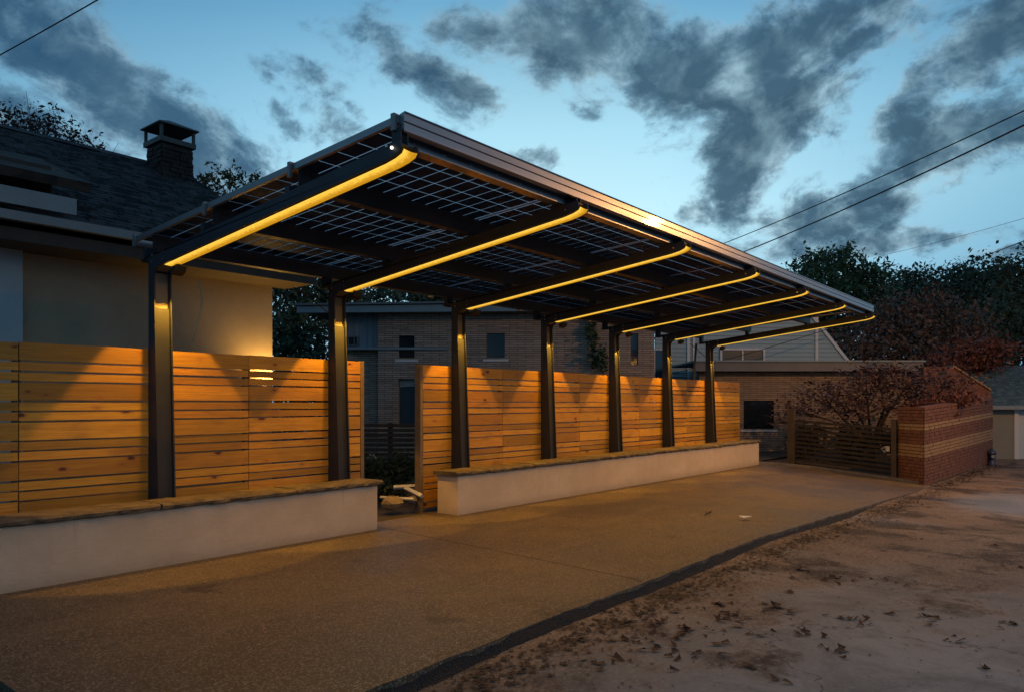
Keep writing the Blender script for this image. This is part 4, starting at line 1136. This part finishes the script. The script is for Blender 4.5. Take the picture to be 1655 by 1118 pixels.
# ------------------------------------------------------------------ foliage
def leaf_cloud(name, clumps, n, size, m, parent=None, seed=1, kind=None, flat=0.0, shell=0.55, matz=None):
    """many small leaf faces spread through a set of ellipsoid clumps: (centre, radii)"""
    g = np.random.default_rng(seed)
    vol = np.array([c[1][0] * c[1][1] * c[1][2] for c in clumps]) ** 0.75
    idx = g.choice(len(clumps), n, p=vol / vol.sum())
    cen = np.array([tuple(c[0]) for c in clumps])[idx]; rad = np.array([tuple(c[1]) for c in clumps])[idx]
    d = g.normal(size=(n, 3)); d /= np.linalg.norm(d, axis=1)[:, None]
    r = (shell + (1 - shell) * g.random(n)) ** 0.8 * (1 + 0.16 * g.normal(size=n))
    # twig clusters: gather leaves round random points
    p = cen + d * r[:, None] * rad
    k = max(8, n // 14)
    hub = p[g.choice(n, k)]
    own = g.integers(0, k, n)
    mix = g.random(n) < 0.65
    spread = (np.cbrt(rad.prod(1)) * 0.12)[:, None]
    p = np.where(mix[:, None], hub[own] + g.normal(size=(n, 3)) * spread, p)
    a = g.normal(size=(n, 3)); a /= np.linalg.norm(a, axis=1)[:, None]
    b = np.cross(a, g.normal(size=(n, 3))); b /= np.linalg.norm(b, axis=1)[:, None]
    if flat: b[:, 2] *= 1 - flat; a[:, 2] *= 1 - flat
    s = size * (0.35 + 1.3 * g.random(n) ** 1.6)[:, None]
    v = np.stack([p - a * s, p + b * s * 0.45, p + a * s, p - b * s * 0.45], 1).reshape(-1, 3)
    me = bpy.data.meshes.new(name)
    me.vertices.add(4 * n); me.vertices.foreach_set('co', v.astype(np.float32).ravel())
    me.loops.add(4 * n); me.loops.foreach_set('vertex_index', np.arange(4 * n, dtype=np.int32))
    me.polygons.add(n); me.polygons.foreach_set('loop_start', np.arange(0, 4 * n, 4, dtype=np.int32))
    try: me.polygons.foreach_set('loop_total', np.full(n, 4, dtype=np.int32))
    except Exception: pass
    me.update(); me.validate()
    return obj(name, me, m, parent, kind=kind)
def limbs(base, clumps, r0, seed, fork=0.35):
    rr = random.Random(seed); m = MB(); base = Vector(base)
    cz = sum(c[0][2] for c in clumps) / len(clumps)
    cen = Vector((sum(c[0][0] for c in clumps) / len(clumps), sum(c[0][1] for c in clumps) / len(clumps), cz))
    f0 = base.lerp(cen, fork)
    m.tube([base, base.lerp(f0, 0.5) + Vector((rr.uniform(-.1, .1) * r0 * 3, 0, 0)), f0], [r0, r0 * 0.85, r0 * 0.7], 8)
    for c in clumps:
        t_ = Vector(c[0]); mid = f0.lerp(t_, 0.5) + Vector((rr.uniform(-1, 1), rr.uniform(-1, 1), rr.uniform(-0.3, 0.8))) * r0 * 2
        m.tube([f0, mid, t_], [r0 * 0.55, r0 * 0.32, r0 * 0.1], 6)
        for q in range(7):
            e = t_ + Vector([rr.uniform(-1.0, 1.0) * c[1][i] for i in range(3)])
            m.tube([mid.lerp(t_, 0.3 + 0.1 * q), e], [r0 * 0.16, r0 * 0.03], 5)
    return m
def tree(name, clumps, base, r0, n, size, m, label, cat='tree', seed=1, shell=0.5, group=None, flat=0.0):
    e = thing(name, base, label, cat, group)
    obj('trunk', limbs(base, clumps, r0, seed), 'bark', e)
    leaf_cloud('crown', clumps, n, size, m, e, seed, shell=shell, flat=flat)
    return e
def C(px, py, dep, rx, ry, rz):   # a clump, by bearing and distance; radii in metres
    return (tuple(at(px, py, dep)), (rx, ry, rz))
GZ = -0.4
def base_of(px, dep): p = at(px, 651, dep); return (p.x, p.y, GZ)
# big round tree beyond the roof
tree('broadleaf_tree', [C(1340, 455, 55, 3.6, 3.6, 2.2), C(1290, 468, 55, 2.2, 2.6, 1.7), C(1388, 462, 55, 2.1, 2.6, 1.7), C(1335, 425, 55, 2.4, 2.4, 1.0), C(1350, 500, 55, 4.2, 3.5, 2.2), C(1418, 448, 54, 0.9, 1.2, 0.9), C(1280, 510, 55, 3.0, 3.0, 2.2)],
     base_of(1345, 55), 0.35, 17000, 0.17, 'leaf_green', 'tall round-crowned green tree rising behind the far end of the roof', seed=3, shell=0.35)
tree('broadleaf_tree', [C(1470, 478, 62, 3.2, 3, 2.2), C(1500, 500, 60, 3.6, 3, 2.6), C(1445, 500, 62, 2.6, 3, 2.4), C(1478, 452, 62, 1.3, 1.6, 1.0)],
     base_of(1475, 60), 0.3, 10000, 0.18, 'leaf_deep', 'dark green tree just right of the round-crowned tree, lower than it', seed=4, shell=0.3)
tree('broadleaf_tree', [C(1545, 462, 56, 2.2, 2.4, 1.9), C(1590, 455, 56, 2.8, 2.4, 1.9), C(1565, 500, 55, 4.2, 3.4, 2.8), C(1612, 490, 55, 2.6, 2.6, 2.4)],
     base_of(1570, 56), 0.3, 12000, 0.17, 'leaf_deep', 'bushy dark tree against the sky left of the right-hand edge', seed=6, shell=0.3)
tree('broadleaf_tree', [C(1655, 462, 48, 2.6, 2.4, 1.9), C(1700, 450, 48, 3.2, 3, 2.6), C(1650, 510, 46, 3.4, 3, 2.6), C(1600, 540, 44, 3.0, 3, 2.2)],
     base_of(1665, 48), 0.3, 12000, 0.15, 'leaf_olive', 'olive green tree cut by the right-hand edge, behind the garage', seed=7, shell=0.3)
leaf_cloud('wooded_hillside', [C(1260, 540, 70, 8, 5, 5), C(1400, 560, 68, 9, 5, 5), C(1520, 560, 66, 9, 5, 5), C(1660, 560, 64, 9, 6, 6), C(1780, 540, 64, 9, 6, 7), C(1150, 560, 75, 9, 5, 4)], 26000, 0.24, 'leaf_deep', None, 12, 'stuff', shell=0.25)
tag(S.objects['wooded_hillside'], 'dark mass of distant woods filling the slope behind the trees on the right', 'woods')
# russet tree over the low building, and its bright red neighbour
tree('russet_tree', [C(1400, 545, 30, 1.7, 1.8, 1.1), C(1455, 520, 30, 1.9, 1.9, 1.3), C(1510, 515, 30, 1.8, 1.8, 1.3), C(1380, 575, 29, 1.2, 1.6, 0.9), C(1480, 560, 29, 2.2, 2, 1.2), C(1550, 545, 30, 1.5, 1.6, 1.2)],
     base_of(1470, 30), 0.2, 15000, 0.085, 'leaf_russet', 'broad grey-russet tree above the low building roof', seed=8, shell=0.25)
tree('red_tree', [C(1560, 572, 26, 0.9, 1.0, 0.55), C(1600, 565, 26, 0.8, 1.0, 0.5), C(1520, 590, 26, 0.9, 1.0, 0.5), C(1590, 585, 26, 0.6, 1.0, 0.4)],
     base_of(1565, 26), 0.11, 5200, 0.075, 'leaf_red', 'bright red-leaved tree left of the garage roof', seed=9, shell=0.25)
# spreading maroon maple over the gate
tree('japanese_maple', [C(1330, 640, 19.6, 0.9, 1.0, 0.42), C(1400, 622, 19.8, 1.0, 1.1, 0.5), C(1470, 615, 19.6, 1.0, 1.1, 0.45), C(1290, 662, 19.5, 0.5, 0.7, 0.28), C(1380, 660, 19.7, 0.9, 0.9, 0.35), C(1450, 650, 19.5, 0.9, 1.0, 0.42), C(1520, 640, 19.7, 0.75, 0.9, 0.45), C(1535, 615, 19.9, 0.7, 0.8, 0.4), C(1255, 678, 19.3, 0.26, 0.4, 0.2), C(1420, 598, 19.9, 0.8, 0.8, 0.3)],
     base_of(1410, 19.9), 0.10, 7800, 0.055, 'leaf_maroon', 'wide maroon-leaved maple spilling over the slatted gate and brick wall', seed=10, shell=0.2, flat=0.3)
tree('red_shrub', [C(1500, 655, 18.6, 0.55, 0.5, 0.2), C(1475, 668, 18.5, 0.35, 0.4, 0.16), C(1545, 645, 18.8, 0.5, 0.5, 0.2), C(1520, 668, 18.6, 0.4, 0.4, 0.16)],
     tuple(at(1505, 700, 18.7)), 0.04, 3000, 0.05, 'leaf_red', 'red-leaved shrub hanging over the top of the brick wall', 'shrub', 14, 0.2)
# left of the scene
tree('bare_tree', [C(20, 200, 26, 1.2, 1.2, 0.8), C(70, 205, 26, 1.1, 1.2, 0.9), C(-30, 200, 26, 1.2, 1.2, 1.0), C(120, 225, 26, 0.8, 1, 0.5), C(150, 240, 26, 0.6, 1, 0.35)],
     base_of(60, 26), 0.16, 2800, 0.075, 'leaf_dusk', 'sparse dusky red tree standing above the house roof at the far left', seed=15, shell=0.15)
tree('small_tree', [C(338, 300, 24, 0.45, 0.6, 0.7), C(372, 292, 24, 0.55, 0.6, 0.6), C(402, 298, 24, 0.3, 0.5, 0.5), C(355, 335, 24, 0.9, 0.8, 0.6)],
     base_of(365, 24), 0.10, 1500, 0.08, 'leaf_olive', 'thin-leaved tree beside the chimney, above the carport roof edge', seed=16, shell=0.15)
tree('evergreen_tree', [C(470, 470, 26, 1.0, 1.2, 1.2), C(500, 520, 26, 1.2, 1.2, 1.2), C(455, 540, 25, 1.1, 1.2, 1.2), C(540, 470, 27, 1.3, 1.2, 1.0), C(500, 600, 25, 1.6, 1.2, 1.2), C(440, 440, 26, 1.0, 1, 1.0)],
     base_of(480, 26), 0.2, 11000, 0.10, 'leaf_deep', 'dark evergreen tree in the gap between the stucco house and brick building', seed=17, shell=0.2)
leaf_cloud('climbing_vine', [(tuple(loc(Lx(960, 19.7), 19.75, Lz(560, 19.7))), (0.32, 0.06, 0.75)), (tuple(loc(Lx(975, 19.7), 19.75, Lz(578, 19.7))), (0.38, 0.06, 0.42)), (tuple(loc(Lx(952, 19.7), 19.75, Lz(535, 19.7))), (0.15, 0.05, 0.4))], 1500, 0.05, 'leaf_deep', None, 18, shell=0.1)
tag(S.objects['climbing_vine'], 'dark climbing vine on the brick wall seen between the fourth and fifth posts', 'vine')
def shrub(px, py, dep, clumps, n, m, label, seed, size=0.035):
    b = at(px, py, dep); b.z = -0.05
    return tree('shrub', clumps, tuple(b), 0.025, n, size, m, label, 'shrub', seed, 0.2)
shrub(625, 800, 11.2, [C(610, 770, 11.3, 0.32, 0.3, 0.28), C(645, 758, 11.4, 0.30, 0.3, 0.30), C(590, 755, 11.3, 0.3, 0.3, 0.3), C(625, 790, 11.1, 0.35, 0.3, 0.16)], 3600, 'leaf_deep', 'dark bushy shrub in the opening in front of the dark slat fence', 19)

leaf_cloud('backdrop_thicket', [C(500, 640, 30, 4, 2, 2.4), C(600, 500, 34, 4, 2, 2.2), C(700, 480, 34, 4, 2, 1.6), C(640, 600, 34, 5, 2, 2.6), C(820, 520, 36, 5, 2, 2.0), C(960, 530, 36, 5, 2, 1.8)], 26000, 0.13, 'leaf_deep', None, 22, 'stuff', shell=0.1)
tag(S.objects['backdrop_thicket'], 'dark thicket behind the brick building and the gap beside the stucco house', 'thicket')
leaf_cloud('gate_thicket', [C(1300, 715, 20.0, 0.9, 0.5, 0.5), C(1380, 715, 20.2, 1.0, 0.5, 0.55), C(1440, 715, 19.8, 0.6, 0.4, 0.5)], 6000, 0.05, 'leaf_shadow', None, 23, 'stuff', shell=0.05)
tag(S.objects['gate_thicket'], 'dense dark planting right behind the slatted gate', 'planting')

# litter of leaves along the asphalt edge and at the foot of the brick wall
def leaf_poly(m, p, s, rr):
    a = rr.uniform(0, 2 * PI); n = 7; vs = [(p[0], p[1], p[2] + s * 0.12)]
    tl = rr.uniform(-0.35, 0.35); tm = rr.uniform(-0.35, 0.35)
    for k in range(n):
        th = a + 2 * PI * k / n; q = s * (1.0 if k % 2 else 0.52) * rr.uniform(0.7, 1.15)
        dx, dy = q * math.cos(th), q * math.sin(th) * 0.8
        vs.append((p[0] + dx, p[1] + dy, p[2] + max(0.003, dx * tl + dy * tm + s * 0.22 * rr.random())))
    return m.add(vs, [(0, k + 1, (k + 1) % n + 1) for k in range(n)])
def surf(x, y):
    e = -0.10 + slab_z(x, 2.95) * 0.92
    return max(lane_z(x, y), e) if y > 2.8 else lane_z(x, y)
lt = MB(); rr = random.Random(31)
for k in range(5200):
    x = 1.5 + 16.5 * rr.random() ** 1.25; y = 2.74 + rr.gauss(0, 0.10) - abs(rr.gauss(0, 0.20)) * rr.random()
    if y > 2.885: continue
    leaf_poly(lt, (x, y, surf(x, y) + 0.004), rr.uniform(0.007, 0.026) * rr.choice((0.7, 1.0, 1.0, 1.5)), rr)
for k in range(500):
    u = rr.random(); x = 18.1 + 8 * u; y = 3.0 - 0.35 * u - abs(rr.gauss(0, 0.22))
    leaf_poly(lt, (x, y, lane_z(x, y) + 0.006), rr.uniform(0.02, 0.06), rr)
for k in range(900):
    x = rr.uniform(2, 16); y = rr.uniform(-0.5, 2.4)
    leaf_poly(lt, (x, y, lane_z(x, y) + 0.003), rr.uniform(0.006, 0.018), rr)
tag(obj('leaf_litter', lt, 'litter_brown'), 'brown drift of fallen leaves along the black asphalt edge of the slab', 'leaf litter', kind='stuff')
# larger leaves one by one on the lane
proto = [leaf_poly(MB(), (0, 0, 0), 1.0, rr).mesh('fallen_leaf') for _ in range(7)]
for me in proto: me.materials.append(MATS['leaf_dry'])
spots = []
for (px, py, k, sp) in ((1090, 1062, 12, 0.16), (1110, 1035, 7, 0.12), (1070, 1020, 5, 0.10), (1260, 993, 6, 0.09), (1180, 1008, 6, 0.10), (1370, 1003, 3, 0.06), (1385, 1010, 4, 0.07), (1345, 1062, 3, 0.06),
                        (1500, 999, 4, 0.07), (1635, 1011, 4, 0.07), (1435, 998, 2, 0.04), (1310, 1032, 3, 0.05), (1220, 1030, 3, 0.05), (1540, 1036, 2, 0.04), (1590, 1083, 2, 0.03), (1250, 1108, 2, 0.03), (1212, 1090, 2, 0.03), (1277, 962, 2, 0.03), (1160, 985, 3, 0.06),
                        (1340, 940, 4, 0.1), (1420, 938, 5, 0.12), (1480, 870, 2, 0.05), (1610, 880, 2, 0.05), (1640, 915, 3, 0.08), (1300, 920, 3, 0.1), (1050, 1000, 4, 0.1), (1020, 1060, 3, 0.08), (980, 1085, 4, 0.08)):
    p = at(px, py, 1.0); d = p - Vector((0, 0, CAMZ)); t_ = (-0.13 - CAMZ) / d.z; q = Vector((0, 0, CAMZ)) + d * t_
    for _ in range(int(k * 1.7)): spots.append((q.x + rr.gauss(0, sp), q.y + rr.gauss(0, sp)))
for i, (x, y) in enumerate(spots):
    o = bpy.data.objects.new('fallen_leaf', proto[i % 7]); COL.objects.link(o)
    s = rr.uniform(0.024, 0.058)
    o.location = (x, y, lane_z(x, y) + 0.004); o.rotation_euler = (0, 0, rr.uniform(0, 6.28)); o.scale = (s * rr.uniform(0.9, 1.5), s * rr.uniform(0.6, 1.0), s * 1.3)
    tag(o, 'dry brown curled leaf lying on the concrete of the lane', 'leaf', 'fallen leaves on the lane')

# ------------------------------------------------------------------ overhead cables
def cable(p0, p1, r, label, sag=0.3, group=None):
    a, b = at(*p0), at(*p1); pts = []
    for k in range(25):
        u = k / 24; q = a.lerp(b, u); q.z -= sag * 4 * u * (1 - u); pts.append(q)
    tag(obj('overhead_cable', MB().tube(pts, r, 5), 'cable_black', smooth=True), label, 'cable')
cable((-60, 122, 14), (230, -42, 11), 0.011, 'black overhead cable crossing the top left corner of the sky', 0.02)
cable((1900, 62, 16), (1040, 440, 42), 0.019, 'upper of the two dark overhead cables running down to the carport roof', 0.35)
cable((1900, 82, 15), (1070, 455, 40), 0.024, 'lower, thicker overhead cable running down to the carport roof', 0.35)
cable((1900, 278, 30), (1430, 412, 60), 0.012, 'faint thin cable in the pale sky above the right-hand trees', 0.2)
cable((1900, 290, 24), (1380, 482, 52), 0.021, 'middle dark cable passing in front of the right-hand trees', 0.3)
cable((1900, 330, 22), (1350, 520, 44), 0.016, 'lowest cable at the right edge running into the dark trees', 0.3)
cable((1420, 505, 24), (1050, 612, 25), 0.011, 'thin service cable in front of the blue-grey sided house', 0.1)

# ------------------------------------------------------------------ street lamp across the lane (its light is what glints on the fascia)
sl = thing('street_lamp', (18.6, -2.4, -0.4), 'tall steel street lamp with an orange sodium head across the lane', 'street lamp')
LP = Vector((18.4, -2.45, 6.45))
obj('pole', MB().tube([(18.9, -3.6, -0.5), (18.9, -3.6, 3.0), (18.9, -3.6, 6.5)], [0.09, 0.075, 0.055], 10), 'galvanised', sl)
obj('arm', MB().tube([(18.9, -3.6, 6.45), (18.75, -3.2, 6.62), (18.5, -2.7, 6.6)], 0.03, 8), 'galvanised', sl)
hd = MB(); hd.hexa([(18.28, -2.72, 6.52), (18.56, -2.72, 6.52), (18.52, -2.2, 6.54), (18.30, -2.2, 6.54), (18.32, -2.72, 6.66), (18.52, -2.72, 6.66), (18.48, -2.25, 6.62), (18.34, -2.25, 6.62)])
ho = obj('lamp_head', hd, 'galvanised', sl)
sm = MB()                                        # unseen plate added to keep the lamp's light off the house
for k in range(5):
    a0_, a1_ = math.radians(32 + 8 * k), math.radians(40.3 + 8 * k)
    q0 = (LP.x - 0.36 * math.cos(a0_), LP.y + 0.36 * math.sin(a0_)); q1 = (LP.x - 0.36 * math.cos(a1_), LP.y + 0.36 * math.sin(a1_)); q2 = (LP.x - 0.38 * math.cos(a1_), LP.y + 0.38 * math.sin(a1_)); q3 = (LP.x - 0.38 * math.cos(a0_), LP.y + 0.38 * math.sin(a0_))
    sm.hexa([(*q0, LP.z - 0.13), (*q1, LP.z - 0.13), (*q2, LP.z - 0.13), (*q3, LP.z - 0.13), (*q0, LP.z + 0.16), (*q1, LP.z + 0.16), (*q2, LP.z + 0.16), (*q3, LP.z + 0.16)])
obj('light_blocker', sm, 'galvanised', ho)
ld = bpy.data.lights.new('sodium_lamp', 'POINT'); ld.energy = SODIUM_POWER; ld.color = (1.0, 0.46, 0.12); ld.shadow_soft_size = 0.06
lo = bpy.data.objects.new('sodium_lamp', ld); COL.objects.link(lo); lo.location = LP; lo.parent = ho

for o in S.objects:
    if '_w' in o.keys(): del o['_w']
